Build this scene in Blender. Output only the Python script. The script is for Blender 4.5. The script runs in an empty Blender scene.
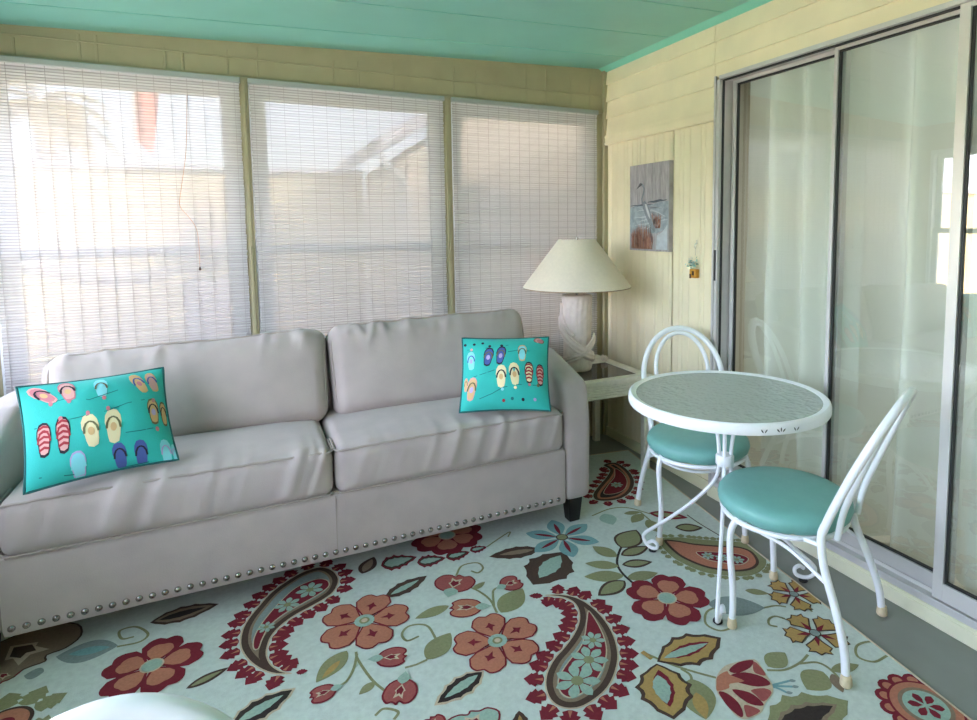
import bpy, bmesh, math, random
from mathutils import Vector, Matrix, noise
from mathutils.geometry import tessellate_polygon
PI = math.pi
sc = bpy.context.scene
COL = sc.collection
rnd = random.Random(7)

# ------------------------------------------------------------------ camera
CP = Vector((-2.0523, -3.3083, 1.36))
YAW, PITCH, ROLL = -0.46920, -0.08546, -0.00716
FPX, PX, PY = 605.13, 553.68, 278.14
_f = Vector((-math.sin(YAW)*math.cos(PITCH), math.cos(YAW)*math.cos(PITCH), math.sin(PITCH)))
_r0 = Vector((math.cos(YAW), math.sin(YAW), 0))
_u0 = _r0.cross(_f)
CR = _r0*math.cos(ROLL) + _u0*math.sin(ROLL)
CU = -_r0*math.sin(ROLL) + _u0*math.cos(ROLL)
CF = _f

def ray(px, py):
    return CF + CR*((px-PX)/FPX) - CU*((py-PY)/FPX)
def floor_pt(px, py, z=0.0):
    d = ray(px, py); t = (z-CP.z)/d.z
    return CP + d*t
def wall_pt(px, py, y=0.0):
    d = ray(px, py); t = (y-CP.y)/d.y
    return CP + d*t

cd = bpy.data.cameras.new('camera'); cam = bpy.data.objects.new('camera', cd); COL.objects.link(cam)
cd.sensor_width = 36; cd.sensor_fit = 'HORIZONTAL'; cd.lens = FPX/977*36
cd.shift_x = (488.5-PX)/977; cd.shift_y = (PY-360)/977
cd.clip_start = 0.02
M = Matrix((CR, CU, -CF)).transposed().to_4x4(); M.translation = CP
cam.matrix_world = M
sc.camera = cam

# ------------------------------------------------------------------ materials
def lin(h):
    if isinstance(h, str):
        h = h.lstrip('#'); c = [int(h[i:i+2], 16)/255 for i in (0, 2, 4)]
    else: c = [v/255 for v in h]
    return tuple(v/12.92 if v <= .04045 else ((v+.055)/1.055)**2.4 for v in c) + (1,)
MATS = {}
def mat(name, col, rough=.6, metal=0, var=.0, scale=20, bump=0, bscale=60, spec=.5, sheen=0, stretch=None, trans=0, ior=1.45, coat=0):
    m = bpy.data.materials.new(name); m.use_nodes = True
    nt = m.node_tree; b = nt.nodes['Principled BSDF']
    c = lin(col)
    b.inputs['Base Color'].default_value = c
    b.inputs['Roughness'].default_value = rough; b.inputs['Metallic'].default_value = metal
    b.inputs['Specular IOR Level'].default_value = spec
    b.inputs['Transmission Weight'].default_value = trans; b.inputs['IOR'].default_value = ior
    b.inputs['Coat Weight'].default_value = coat
    if sheen: b.inputs['Sheen Weight'].default_value = sheen; b.inputs['Sheen Roughness'].default_value = .4
    tc = nt.nodes.new('ShaderNodeTexCoord')
    vec = tc.outputs['Object']
    if stretch:
        mp = nt.nodes.new('ShaderNodeMapping'); mp.inputs['Scale'].default_value = stretch
        nt.links.new(vec, mp.inputs['Vector']); vec = mp.outputs['Vector']
    if var:
        n = nt.nodes.new('ShaderNodeTexNoise'); n.inputs['Scale'].default_value = scale; n.inputs['Detail'].default_value = 6
        nt.links.new(vec, n.inputs['Vector'])
        r = nt.nodes.new('ShaderNodeValToRGB')
        r.color_ramp.elements[0].position = .3; r.color_ramp.elements[1].position = .7
        r.color_ramp.elements[0].color = tuple(max(0, v*(1-var)) for v in c[:3])+(1,)
        r.color_ramp.elements[1].color = tuple(min(1, v*(1+var)) for v in c[:3])+(1,)
        nt.links.new(n.outputs['Fac'], r.inputs['Fac']); nt.links.new(r.outputs['Color'], b.inputs['Base Color'])
    if bump:
        n2 = nt.nodes.new('ShaderNodeTexNoise'); n2.inputs['Scale'].default_value = bscale; n2.inputs['Detail'].default_value = 4
        nt.links.new(vec, n2.inputs['Vector'])
        bp = nt.nodes.new('ShaderNodeBump'); bp.inputs['Strength'].default_value = bump; bp.inputs['Distance'].default_value = .01
        nt.links.new(n2.outputs['Fac'], bp.inputs['Height']); nt.links.new(bp.outputs['Normal'], b.inputs['Normal'])
    MATS[name] = m
    return m

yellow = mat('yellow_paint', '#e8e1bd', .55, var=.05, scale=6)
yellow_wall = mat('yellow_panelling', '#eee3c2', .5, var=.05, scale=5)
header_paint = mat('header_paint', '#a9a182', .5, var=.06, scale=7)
teal_ceil = mat('teal_ceiling', '#82c6b8', .35, var=.04, scale=4)
teal_trim = mat('teal_trim', '#84d4c0', .4)
floor_m = mat('grey_floor_paint', '#868880', .45, var=.05, scale=9)
white_vinyl = mat('white_vinyl', '#e2e5e8', .4)
alu = mat('aluminium', '#cfccc9', .40, .2, var=.05, scale=12)
alu_light = mat('aluminium_light', '#d9d6d2', .4, .15)
alu_dark = mat('door_gasket', '#2b2c2c', .5)
sill_m = mat('sill_paint', '#e4e2c4', .5, var=.04, scale=15)
sofa_m = mat('sofa_fabric', '#b2a6a0', .9, var=.06, scale=9, bump=.10, bscale=260, spec=.2, sheen=.25)
sofa_pipe = mat('sofa_piping', '#a3988f', .9, spec=.2, sheen=.2)
black_wood = mat('black_wood', '#17130f', .35, var=.2, scale=8)
nail_m = mat('nail_metal', '#9a958f', .25, 1)
white_metal = mat('white_metal', '#f0f2f3', .35, var=.02, scale=30, coat=.2)
vinyl_teal = mat('teal_vinyl', '#74ada3', .45, var=.04, scale=25, bump=.06, bscale=90)
beige_rub = mat('beige_rubber', '#d8c7a3', .6, var=.08, scale=80)
black_rub = mat('black_rubber', '#1c1c1c', .6)
plaster = mat('lamp_plaster', '#e2d5cb', .75, var=.08, scale=30, bump=.25, bscale=70)
shade_m = mat('lamp_shade_fabric', '#eadbc8', .9, var=.03, scale=60, bump=.08, bscale=300)
chrome = mat('chrome', '#d8d8d8', .15, 1)
reed_m = mat('whitewashed_reed', '#e3dfcf', .6, var=.08, scale=30)
smoke = mat('smoked_glass', '#2b2822', .06, 0, spec=.7)
shell_m = mat('shell', '#e8d9cc', .45, var=.15, scale=90)

def curtain_mat():
    m = bpy.data.materials.new('sheer_curtain'); m.use_nodes = True; nt = m.node_tree; nt.nodes.clear()
    o = nt.nodes.new('ShaderNodeOutputMaterial'); d = nt.nodes.new('ShaderNodeBsdfDiffuse'); t = nt.nodes.new('ShaderNodeBsdfTranslucent'); tr = nt.nodes.new('ShaderNodeBsdfTransparent')
    d.inputs['Color'].default_value = lin('#eef0ea'); t.inputs['Color'].default_value = lin('#eef0ea')
    a = nt.nodes.new('ShaderNodeMixShader'); a.inputs['Fac'].default_value = .35
    nt.links.new(d.outputs[0], a.inputs[1]); nt.links.new(t.outputs[0], a.inputs[2])
    b = nt.nodes.new('ShaderNodeMixShader'); b.inputs['Fac'].default_value = .10
    nt.links.new(a.outputs[0], b.inputs[1]); nt.links.new(tr.outputs[0], b.inputs[2]); nt.links.new(b.outputs[0], o.inputs['Surface'])
    return m
curtain_m = curtain_mat()
def blind_mat(name, col, transp, transl):
    m = bpy.data.materials.new(name); m.use_nodes = True; nt = m.node_tree; nt.nodes.clear()
    o = nt.nodes.new('ShaderNodeOutputMaterial'); d = nt.nodes.new('ShaderNodeBsdfDiffuse'); t = nt.nodes.new('ShaderNodeBsdfTranslucent'); tr = nt.nodes.new('ShaderNodeBsdfTransparent')
    d.inputs['Color'].default_value = lin(col); t.inputs['Color'].default_value = lin(col)
    a = nt.nodes.new('ShaderNodeMixShader'); a.inputs['Fac'].default_value = transl
    nt.links.new(d.outputs[0], a.inputs[1]); nt.links.new(t.outputs[0], a.inputs[2])
    b = nt.nodes.new('ShaderNodeMixShader'); b.inputs['Fac'].default_value = transp
    nt.links.new(a.outputs[0], b.inputs[1]); nt.links.new(tr.outputs[0], b.inputs[2]); nt.links.new(b.outputs[0], o.inputs['Surface'])
    return m
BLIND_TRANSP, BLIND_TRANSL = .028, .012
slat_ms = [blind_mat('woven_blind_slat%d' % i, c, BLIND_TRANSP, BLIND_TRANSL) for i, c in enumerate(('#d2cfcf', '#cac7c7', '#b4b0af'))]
string_m = blind_mat('blind_string', '#c8c3bf', .3, .1)
def pane_mat(name, refl=1.0, tint=(1, 1, 1)):
    m = bpy.data.materials.new(name); m.use_nodes = True; nt = m.node_tree; nt.nodes.clear()
    o = nt.nodes.new('ShaderNodeOutputMaterial'); g = nt.nodes.new('ShaderNodeBsdfGlossy'); tr = nt.nodes.new('ShaderNodeBsdfTransparent')
    g.inputs['Roughness'].default_value = .0; tr.inputs['Color'].default_value = tint+(1,)
    fr = nt.nodes.new('ShaderNodeFresnel'); fr.inputs['IOR'].default_value = 1.5
    mu = nt.nodes.new('ShaderNodeMath'); mu.operation = 'MULTIPLY'; mu.inputs[1].default_value = refl; mu.use_clamp = True
    nt.links.new(fr.outputs[0], mu.inputs[0])
    mx = nt.nodes.new('ShaderNodeMixShader'); nt.links.new(mu.outputs[0], mx.inputs[0]); nt.links.new(tr.outputs[0], mx.inputs[1]); nt.links.new(g.outputs[0], mx.inputs[2])
    nt.links.new(mx.outputs[0], o.inputs['Surface'])
    return m
pane_m = pane_mat('window_glass', .9)
door_glass = pane_mat('door_glass', 3.6, (.88, .95, .91))
def pebble_mat():
    m = bpy.data.materials.new('pebbled_glass'); m.use_nodes = True; nt = m.node_tree; nt.nodes.clear()
    N = nt.nodes.new; K = nt.links.new
    o = N('ShaderNodeOutputMaterial'); tc = N('ShaderNodeTexCoord')
    v = N('ShaderNodeTexNoise'); v.inputs['Scale'].default_value = 46; v.inputs['Detail'].default_value = 1.0
    K(tc.outputs['Object'], v.inputs['Vector'])
    bp = N('ShaderNodeBump'); bp.inputs['Strength'].default_value = 1.0; bp.inputs['Distance'].default_value = .02
    K(v.outputs['Fac'], bp.inputs['Height'])
    p = N('ShaderNodeBsdfPrincipled'); p.inputs['Transmission Weight'].default_value = 1; p.inputs['IOR'].default_value = 1.18; p.inputs['Roughness'].default_value = .12; p.inputs['Base Color'].default_value = (.90, .95, .92, 1)
    K(bp.outputs['Normal'], p.inputs['Normal'])
    g = N('ShaderNodeBsdfGlossy'); g.inputs['Roughness'].default_value = .06; K(bp.outputs['Normal'], g.inputs['Normal'])
    d1 = N('ShaderNodeBsdfTranslucent'); d2 = N('ShaderNodeBsdfDiffuse')
    for d in (d1, d2): d.inputs['Color'].default_value = (.82, .88, .84, 1)
    a = N('ShaderNodeMixShader'); a.inputs[0].default_value = .5; K(d1.outputs[0], a.inputs[1]); K(d2.outputs[0], a.inputs[2])
    b = N('ShaderNodeMixShader'); b.inputs[0].default_value = .50; K(p.outputs[0], b.inputs[1]); K(a.outputs[0], b.inputs[2])
    c = N('ShaderNodeMixShader'); c.inputs[0].default_value = .34; K(b.outputs[0], c.inputs[1]); K(g.outputs[0], c.inputs[2])
    K(c.outputs[0], o.inputs['Surface'])
    return m
pebble = pebble_mat()

# ------------------------------------------------------------------ mesh builder
class MB:
    def __init__(s): s.v = []; s.f = []; s.mi = []
    def add(s, vs, fs, mi=0):
        n = len(s.v); s.v += [tuple(v) for v in vs]
        for f in fs: s.f.append(tuple(i+n for i in f)); s.mi.append(mi)
        return s
    def box(s, x0, x1, y0, y1, z0, z1, mi=0):
        vs = [(x, y, z) for z in (z0, z1) for y in (y0, y1) for x in (x0, x1)]
        return s.add(vs, [(0, 2, 3, 1), (4, 5, 7, 6), (0, 1, 5, 4), (2, 6, 7, 3), (0, 4, 6, 2), (1, 3, 7, 5)], mi)
    def tube(s, pts, r, seg=10, closed=False, mi=0, cap=True, up=None):
        pts = [Vector(p) for p in pts]; n = len(pts)
        rs = r if isinstance(r, (list, tuple)) else [r]*n
        tg = []
        for i in range(n):
            a = pts[(i-1) % n] if (closed or i > 0) else pts[i]
            b = pts[(i+1) % n] if (closed or i < n-1) else pts[i]
            tg.append((b-a).normalized())
        ref = Vector(up) if up else (Vector((0, 0, 1)) if abs(tg[0].z) < .9 else Vector((1, 0, 0)))
        nrm = (ref - tg[0]*ref.dot(tg[0])).normalized()
        vs = []
        for i in range(n):
            nrm = (nrm - tg[i]*nrm.dot(tg[i]))
            nrm = nrm.normalized() if nrm.length > 1e-6 else tg[i].orthogonal().normalized()
            bn = tg[i].cross(nrm)
            for k in range(seg):
                a = 2*PI*k/seg
                vs.append(pts[i] + (nrm*math.cos(a)+bn*math.sin(a))*rs[i])
        fs = []
        m = n if closed else n-1
        for i in range(m):
            j = (i+1) % n
            for k in range(seg):
                l = (k+1) % seg
                fs.append((i*seg+k, i*seg+l, j*seg+l, j*seg+k))
        if cap and not closed:
            fs.append(tuple(range(seg))[::-1]); fs.append(tuple((n-1)*seg+k for k in range(seg)))
        return s.add(vs, fs, mi)
    def lathe(s, prof, c=(0, 0, 0), seg=32, mi=0, wob=None):
        vs = []; rows = []
        for i, (r, z) in enumerate(prof):
            if r < 1e-6:
                rows.append([len(vs)]); vs.append((c[0], c[1], c[2]+z)); continue
            rows.append(list(range(len(vs), len(vs)+seg)))
            for k in range(seg):
                a = 2*PI*k/seg; rr = r*(wob(a, i) if wob else 1)
                vs.append((c[0]+rr*math.cos(a), c[1]+rr*math.sin(a), c[2]+z))
        fs = []
        for A, B in zip(rows, rows[1:]):
            for k in range(seg):
                l = (k+1) % seg
                if len(A) == 1 and len(B) == 1: continue
                if len(A) == 1: fs.append((A[0], B[l], B[k]))
                elif len(B) == 1: fs.append((A[k], A[l], B[0]))
                else: fs.append((A[k], A[l], B[l], B[k]))
        ring = prof[0] == prof[-1]
        if ring: pass
        if len(rows[0]) > 1 and not ring: fs.append(tuple(rows[0])[::-1])
        if len(rows[-1]) > 1 and not ring: fs.append(tuple(rows[-1]))
        return s.add(vs, fs, mi)
    def grid(s, fn, nu, nv, mi=0, flip=False):
        vs = [fn(i/nu, j/nv) for j in range(nv+1) for i in range(nu+1)]
        fs = []
        for j in range(nv):
            for i in range(nu):
                a = j*(nu+1)+i; q = (a, a+1, a+nu+2, a+nu+1)
                fs.append(q[::-1] if flip else q)
        return s.add(vs, fs, mi)
    def extrude(s, poly, axis, a, b, mi=0):
        # poly of (p, q) in the two other axes in order
        def mk(p, q, t):
            return {'x': (t, p, q), 'y': (p, t, q), 'z': (p, q, t)}[axis]
        n = len(poly)
        vs = [mk(p, q, a) for p, q in poly] + [mk(p, q, b) for p, q in poly]
        fs = [(i, (i+1) % n, n+(i+1) % n, n+i) for i in range(n)] + [tuple(range(n))[::-1], tuple(range(n, 2*n))]
        return s.add(vs, fs, mi)
    def xform(s, fn):
        s.v = [tuple(fn(Vector(p))) for p in s.v]; return s
    def build(s, name, mats, parent=None, smooth=False, bevel=0, loc=None, angle=40, fixn=True, weld=False):
        me = bpy.data.meshes.new(name)
        off = Vector(loc) if loc else Vector((0, 0, 0))
        me.from_pydata([tuple(Vector(p)-off) for p in s.v], [], s.f)
        for m in (mats if isinstance(mats, (list, tuple)) else [mats]): me.materials.append(m)
        me.polygons.foreach_set('material_index', s.mi)
        if fixn or weld:
            bm = bmesh.new(); bm.from_mesh(me)
            if weld: bmesh.ops.remove_doubles(bm, verts=bm.verts, dist=1e-5)
            if fixn: bmesh.ops.recalc_face_normals(bm, faces=bm.faces)
            bm.to_mesh(me); bm.free()
        if smooth:
            me.polygons.foreach_set('use_smooth', [True]*len(me.polygons))
            try: me.set_sharp_from_angle(angle=math.radians(angle))
            except Exception: pass
        me.update()
        o = bpy.data.objects.new(name, me); COL.objects.link(o)
        o.location = off
        if parent: o.parent = parent
        if bevel:
            b = o.modifiers.new('bevel', 'BEVEL'); b.width = bevel; b.segments = 2; b.limit_method = 'ANGLE'; b.angle_limit = math.radians(50)
        return o

def tag(o, label, cat, group=None, kind=None):
    o['label'] = label; o['category'] = cat
    if group: o['group'] = group
    if kind: o['kind'] = kind
    return o
def thing(name, label, cat, loc=(0, 0, 0), rotz=0, group=None, kind=None):
    o = bpy.data.objects.new(name, None); COL.objects.link(o); o.location = loc; o.rotation_euler = (0, 0, rotz); o.empty_display_size = .1
    return tag(o, label, cat, group, kind)
def struct(o, label, cat):
    return tag(o, label, cat, None, 'structure')
def copy_tree(o, parent=None):
    c = o.copy(); COL.objects.link(c)
    if parent: c.parent = parent
    for ch in list(o.children): copy_tree(ch, c)
    return c
def spline(pts, n=8, closed=False):
    P = [Vector(p) for p in pts]; out = []; N = len(P)
    rng = range(N) if closed else range(N-1)
    for i in rng:
        p0 = P[(i-1) % N] if (closed or i > 0) else P[i]*2-P[i+1]
        p1 = P[i]; p2 = P[(i+1) % N]
        p3 = P[(i+2) % N] if (closed or i < N-2) else P[-1]*2-P[-2]
        for k in range(n):
            t = k/n
            out.append(.5*((2*p1)+(p2-p0)*t+(2*p0-5*p1+4*p2-p3)*t*t+(3*p1-p0-3*p2+p3)*t**3))
    if not closed: out.append(P[-1])
    return out

# ------------------------------------------------------------------ room
XL, YF = -3.12, -4.9          # left wall and the wall behind the camera
def zc(x): return 2.333 + .0446*x
HW = 2.06                      # window heads
SILL = .60
# floor
o = MB().box(XL-.1, .0, YF-.1, .06, -.12, 0).build('floor', floor_m); struct(o, 'grey painted porch floor around the floral rug', 'floor')
# ceiling of boards running along the window wall
b = MB(); y = .1; n = 0
while y > YF-.1:
    y2 = y-.405
    for (ya, yb, dz) in ((y, y-.397, 0), (y-.397, y2, .006)):
        x0, x1 = XL-.35, .02
        vs = [(x0, ya, zc(x0)+dz), (x1, ya, zc(x1)+dz), (x1, yb, zc(x1)+dz), (x0, yb, zc(x0)+dz)]
        vs += [(p[0], p[1], p[2]+.05-dz) for p in vs]
        b.add(vs, [(0, 1, 2, 3), (4, 7, 6, 5), (0, 4, 5, 1), (1, 5, 6, 2), (2, 6, 7, 3), (3, 7, 4, 0)])
    y = y2
o = b.build('ceiling', teal_ceil); struct(o, 'teal painted board ceiling', 'ceiling')
o = MB().extrude([(-.055, zc(-.055)+.002), (.0, zc(0)+.002), (.0, zc(0)-.022), (-.014, zc(0)-.022), (-.05, zc(0)-.004)], 'y', YF, 0.0).build('trim_1', teal_trim)
struct(o, 'teal ceiling moulding above the door wall', 'trim')
# back wall: header, posts, wall under the sills, corner posts
WX = [(-3.0, -2.055), (-2.012, -1.056), (-1.010, -.075)]
b = MB()
b.extrude([(XL, HW), (0, HW), (0, zc(0)+.03), (XL, zc(XL)+.03)], 'y', 0, .10)
b.box(XL, 0, 0, .10, 0, SILL)
b.box(XL, WX[0][0], 0, .10, SILL, HW); b.box(WX[2][1], 0, 0, .10, SILL, HW)
for x0, x1 in ((WX[0][1], WX[1][0]), (WX[1][1], WX[2][0])):
    b.box(x0, x1, -.012, .10, SILL, HW)
    b.box(x0+.012, x1-.012, -.018, .0, SILL, HW)
b.extrude([(XL, HW+.0), (0, HW), (0, HW+.022), (XL, HW+.022)], 'y', -.012, 0)          # casing strip above the heads
for x in (-2.88, -2.66, -2.60, -2.35, -2.28, -2.10, -1.97, -1.62, -1.50, -1.32, -.99, -.86, -.55, -.42, -.25, -.12):
    w = .008 if x > -2 else .011
    b.box(x, x+w, -.004, 0, HW+.022, zc(x)-.035+.02*math.sin(x*9))
b.box(-.028, 0, -.028, 0, 0, zc(0))                                                     # inside corner bead
b.box(XL, 0, -.006, 0, zc(XL)-.03+.0, zc(XL)-.024)
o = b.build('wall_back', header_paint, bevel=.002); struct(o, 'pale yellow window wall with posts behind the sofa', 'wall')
# right wall: lap siding above, grooved panelling below
DY0, DY1, DZ0, DZ1 = -1.03, -2.78, .085, 2.065      # sliding door opening
def siding(b, y0, y1, z0, z1):
    z = 1.92
    while z < z1-.001:
        zt = min(z+.104, z1)
        if zt > z0+.002:
            zb = max(z, z0)
            lo = -.016+.012*(zb-z)/.104; hi = -.016+.012*(zt-z)/.104
            b.extrude([(lo, zb), (hi, zt), (.06, zt), (.06, zb)], 'y', y0, y1)
        z += .104
b = MB()
siding(b, 0, -1.004, 1.92, 2.34); siding(b, -1.008, YF, DZ1, 2.34)
b.box(-.022, .06, 0, -1.024, 1.862, 1.922); b.box(-.026, -.02, 0, -1.024, 1.905, 1.916); b.box(-.026, -.02, 0, -1.024, 1.866, 1.876)
def panel(b, y0, y1, z0, z1, seams=()):
    y = y0; pts = []; k = 0
    wid = [.052, .03, .052, .085, .03, .052]
    while y > y1:
        y2 = max(y-wid[k % 6], y1)
        near = any(abs(s_-y2) < .03 for s_ in seams)
        pts += [(0, y), (0, y2+.007)]
        if y2 > y1: pts += [(.0042, y2+.0035), (.0042, y2+.0015)]
        y = y2; k += 1
    pts += [(0, y1), (.06, y1), (.06, y0)]
    b.extrude(pts, 'z', z0, z1)
panel(b, 0, -.686, 0, 1.864); panel(b, -.690, DY0, 0, 1.864)
b.box(.004, .06, -.686, -.69, 0, 1.864)
b.box(0, .06, DY1, YF, 0, DZ1)
b.box(0, .06, DY0, DY1, 0, .03)
o = b.build('wall_right', yellow_wall); struct(o, 'pale yellow wall with lap siding over grooved panelling', 'wall')
o = MB().box(-.012, 0, -.02, DY0+.0, 0, .06).box(-.014, 0, DY0, -2.9, 0, .0).build('baseboard_right', yellow, bevel=.002); struct(o, 'low yellow baseboard along the panelled wall', 'baseboard')
# left wall with two big windows, wall behind the camera with one
b = MB()
LW = [(-.10, -1.0), (-1.06, -1.96), (-2.02, -2.92), (-2.98, -3.88)]
b.box(XL-.10, XL, .10, YF, 0, .72); b.box(XL-.10, XL, .10, YF, 1.98, zc(XL)+.02)
ys = [.10]+[v for w in LW for v in w]+[YF]
for i in range(0, len(ys), 2): b.box(XL-.10, XL, ys[i], ys[i+1], .72, 1.98)
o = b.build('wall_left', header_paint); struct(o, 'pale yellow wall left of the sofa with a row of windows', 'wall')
b = MB().box(XL, 0, YF-.1, YF, 0, 2.36)
o = b.build('wall_front', header_paint); struct(o, 'pale yellow wall behind the viewer', 'wall')

def window(n, axis, a0, a1, pos, z0, z1, rail, label):
    """double-hung window set in a wall; axis is the direction it runs in"""
    e = thing('window_%d' % n, label, 'window', kind='structure')
    def bx(b, u0, u1, w0, w1, za, zb):
        if axis == 'x': b.box(min(u0, u1), max(u0, u1), pos+w0, pos+w1, za, zb)
        else: b.box(pos-w1, pos-w0, min(u0, u1), max(u0, u1), za, zb)
    lo, hi = min(a0, a1), max(a0, a1)
    b = MB()
    for (u0, u1, za, zb) in ((lo, lo+.03, z0, z1), (hi-.03, hi, z0, z1), (lo+.03, hi-.03, z0, z0+.03), (lo+.03, hi-.03, z1-.03, z1)): bx(b, u0, u1, .0, .09, za, zb)
    b.build('window_frame', white_vinyl, e, bevel=.002)
    for (nm, w0, w1, za, zb) in (('lower_sash', .02, .05, z0+.03, rail+.02), ('upper_sash', .05, .08, rail-.02, z1-.03)):
        b = MB()
        for (u0, u1, zaa, zbb) in ((lo+.03, lo+.075, za, zb), (hi-.075, hi-.03, za, zb), (lo+.075, hi-.075, za, za+.042), (lo+.075, hi-.075, zb-.042, zb)): bx(b, u0, u1, w0, w1, zaa, zbb)
        s = b.build(nm, white_vinyl, e, bevel=.002)
        b = MB(); wm = (w0+w1)/2
        u0, u1, zaa, zbb = lo+.07, hi-.07, za+.038, zb-.038
        if axis == 'x': b.add([(u0, pos+wm, zaa), (u1, pos+wm, zaa), (u1, pos+wm, zbb), (u0, pos+wm, zbb)], [(0, 1, 2, 3)])
        else: b.add([(pos-wm, u0, zaa), (pos-wm, u1, zaa), (pos-wm, u1, zbb), (pos-wm, u0, zbb)], [(0, 1, 2, 3)])
        p = b.build('pane', pane_m, e)
    return e
wl = ['white double-hung window behind the left blind', 'white double-hung window behind the middle blind', 'white double-hung window behind the right blind']
for i, (x0, x1) in enumerate(WX): window(i+1, 'x', x0, x1, 0, SILL, HW, 1.255, wl[i])
for i, (y0, y1) in enumerate(LW): window(4+i, 'y', y0, y1, XL, .72, 1.98, 1.30, 'window in the left wall, number %s from the corner' % ('one', 'two', 'three', 'four')[i])

# ------------------------------------------------------------------ woven blinds
BL = [(-2.985, -2.050), (-2.006, -1.058), (-1.006, -.078)]
bl_lab = ['white woven roll-up blind over the left window behind the sofa', 'white woven roll-up blind over the middle window', 'white woven roll-up blind over the right window behind the lamp']
def blind(x0, x1, lab, seed, yb=-.022):
    r = random.Random(seed)
    e = thing('woven_blind', lab, 'window blind', ((x0+x1)/2, yb, HW), 0, 'woven blinds on the back windows')
    cx = (x0+x1)/2; W = (x1-x0)/2
    loc = Vector((-0, 0, 0))
    b = MB().box(-W-.006, W+.006, -.012, .010, -.014, .012)
    b.build('head_rail', blue_rail, e, bevel=.003)
    b = MB(); pitch = .0125; N = int((HW-.03-.50)/pitch)
    for k in range(N):
        z = -.016-pitch*k
        w1 = W+r.uniform(-.002, .002); dz = r.uniform(-.0006, .0006); t = .0016
        zm, zb = z-pitch*.62, z-pitch*1.04
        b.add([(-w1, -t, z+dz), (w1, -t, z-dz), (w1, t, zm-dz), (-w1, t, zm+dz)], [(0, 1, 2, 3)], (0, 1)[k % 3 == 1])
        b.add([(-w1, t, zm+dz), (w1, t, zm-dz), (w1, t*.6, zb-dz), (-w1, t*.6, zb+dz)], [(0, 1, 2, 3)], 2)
    b.build('slats', slat_ms, e, fixn=False)
    b = MB(); n = int(2*W/.066)
    for k in range(n+1):
        x = -W+.02+(2*W-.04)*k/n
        zb = -.016-pitch*N
        pts = []
        b.box(x-.0008, x+.0008, -.0034, -.0018, zb, -.012)
    b.build('strings', string_m, e)
    b = MB().box(-W, W, -.008, .008, -.016-pitch*N-.02, -.016-pitch*N)
    b.build('bottom_rail', white_vinyl, e)
    return e
blue_rail = mat('blind_rail', '#a3aaa6', .45)
blinds = [blind(x0, x1, l, i) for i, ((x0, x1), l) in enumerate(zip(BL, bl_lab))]
# pull cord of the left blind, with its little bead
pts = [wall_pt(*p, -.038) for p in ((187, 95), (186, 150), (181, 190), (180, 206), (188, 216), (196, 228), (199, 245), (200, 268))]
c0 = Vector(blinds[0].location)
b = MB().tube([p-c0 for p in spline(pts, 6)], .0012, 5); cord = b.build('pull_cord', mat('cord_tan', '#b98f6d', .8), blinds[0], smooth=True)
p = pts[-1]-c0
MB().lathe([(0, -.012), (.005, -.01), (.006, -.004), (.003, .004), (0, .006)], p, 10).build('bead', mat('cord_bead', '#5f4b3c', .5), cord, smooth=True)
# small hooks on the posts
for i, x in enumerate((-2.034, -1.034)):
    o = MB().tube(spline([(x, -.019, 1.27), (x, -.03, 1.265), (x, -.034, 1.245), (x, -.026, 1.232)], 4), .003, 6).box(x-.008, x+.008, -.021, -.0165, 1.245, 1.285).build('cord_cleat', header_paint, loc=(x, -.018, 1.23))
    tag(o, ('small painted cord cleat on the post between left and middle windows', 'small painted cord cleat on the post between middle and right windows')[i], 'cleat')

# ------------------------------------------------------------------ sliding door
door = thing('door_1', 'aluminium sliding glass door with three panels in the yellow wall', 'door', (0, DY0, 0), kind='structure')
def dpart(b, name, m, bevel=.0015, par=door):
    b.xform(lambda p: p-Vector((0, DY0, 0)))
    return b.build(name, m, par, bevel=bevel)
Y1 = -1.652; Y2 = -2.150
b = MB()
b.box(-.022, .10, DY0+.004, DY0-.024, .03, DZ1-.018); b.box(-.030, -.022, DY0+.006, DY0-.006, .03, DZ1)
b.box(-.022, .10, DY0-.018, DY1, DZ1-.018, DZ1)
b.box(-.022, .10, DY1, DY1-.03, .03, DZ1)
dpart(b, 'outer_frame', alu)
b = MB(); b.box(-.004, .006, DY0-.024, DY0-.030, .1, DZ1-.02); b.box(-.002, .012, DY0-.03, DY1, DZ1-.0235, DZ1-.018)
dpart(b, 'gasket', alu_dark, 0)
b = MB(); b.box(-.020, .11, DY0, DY1, .03, .085); b.box(-.024, -.018, DY0, DY1, .03, .088)
dpart(b, 'track', alu)
b = MB()
for x in (.012, .03, .048): b.box(x, x+.004, DY0, DY1, .085, .10)
dpart(b, 'track_rail', alu_light, 0)
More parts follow.
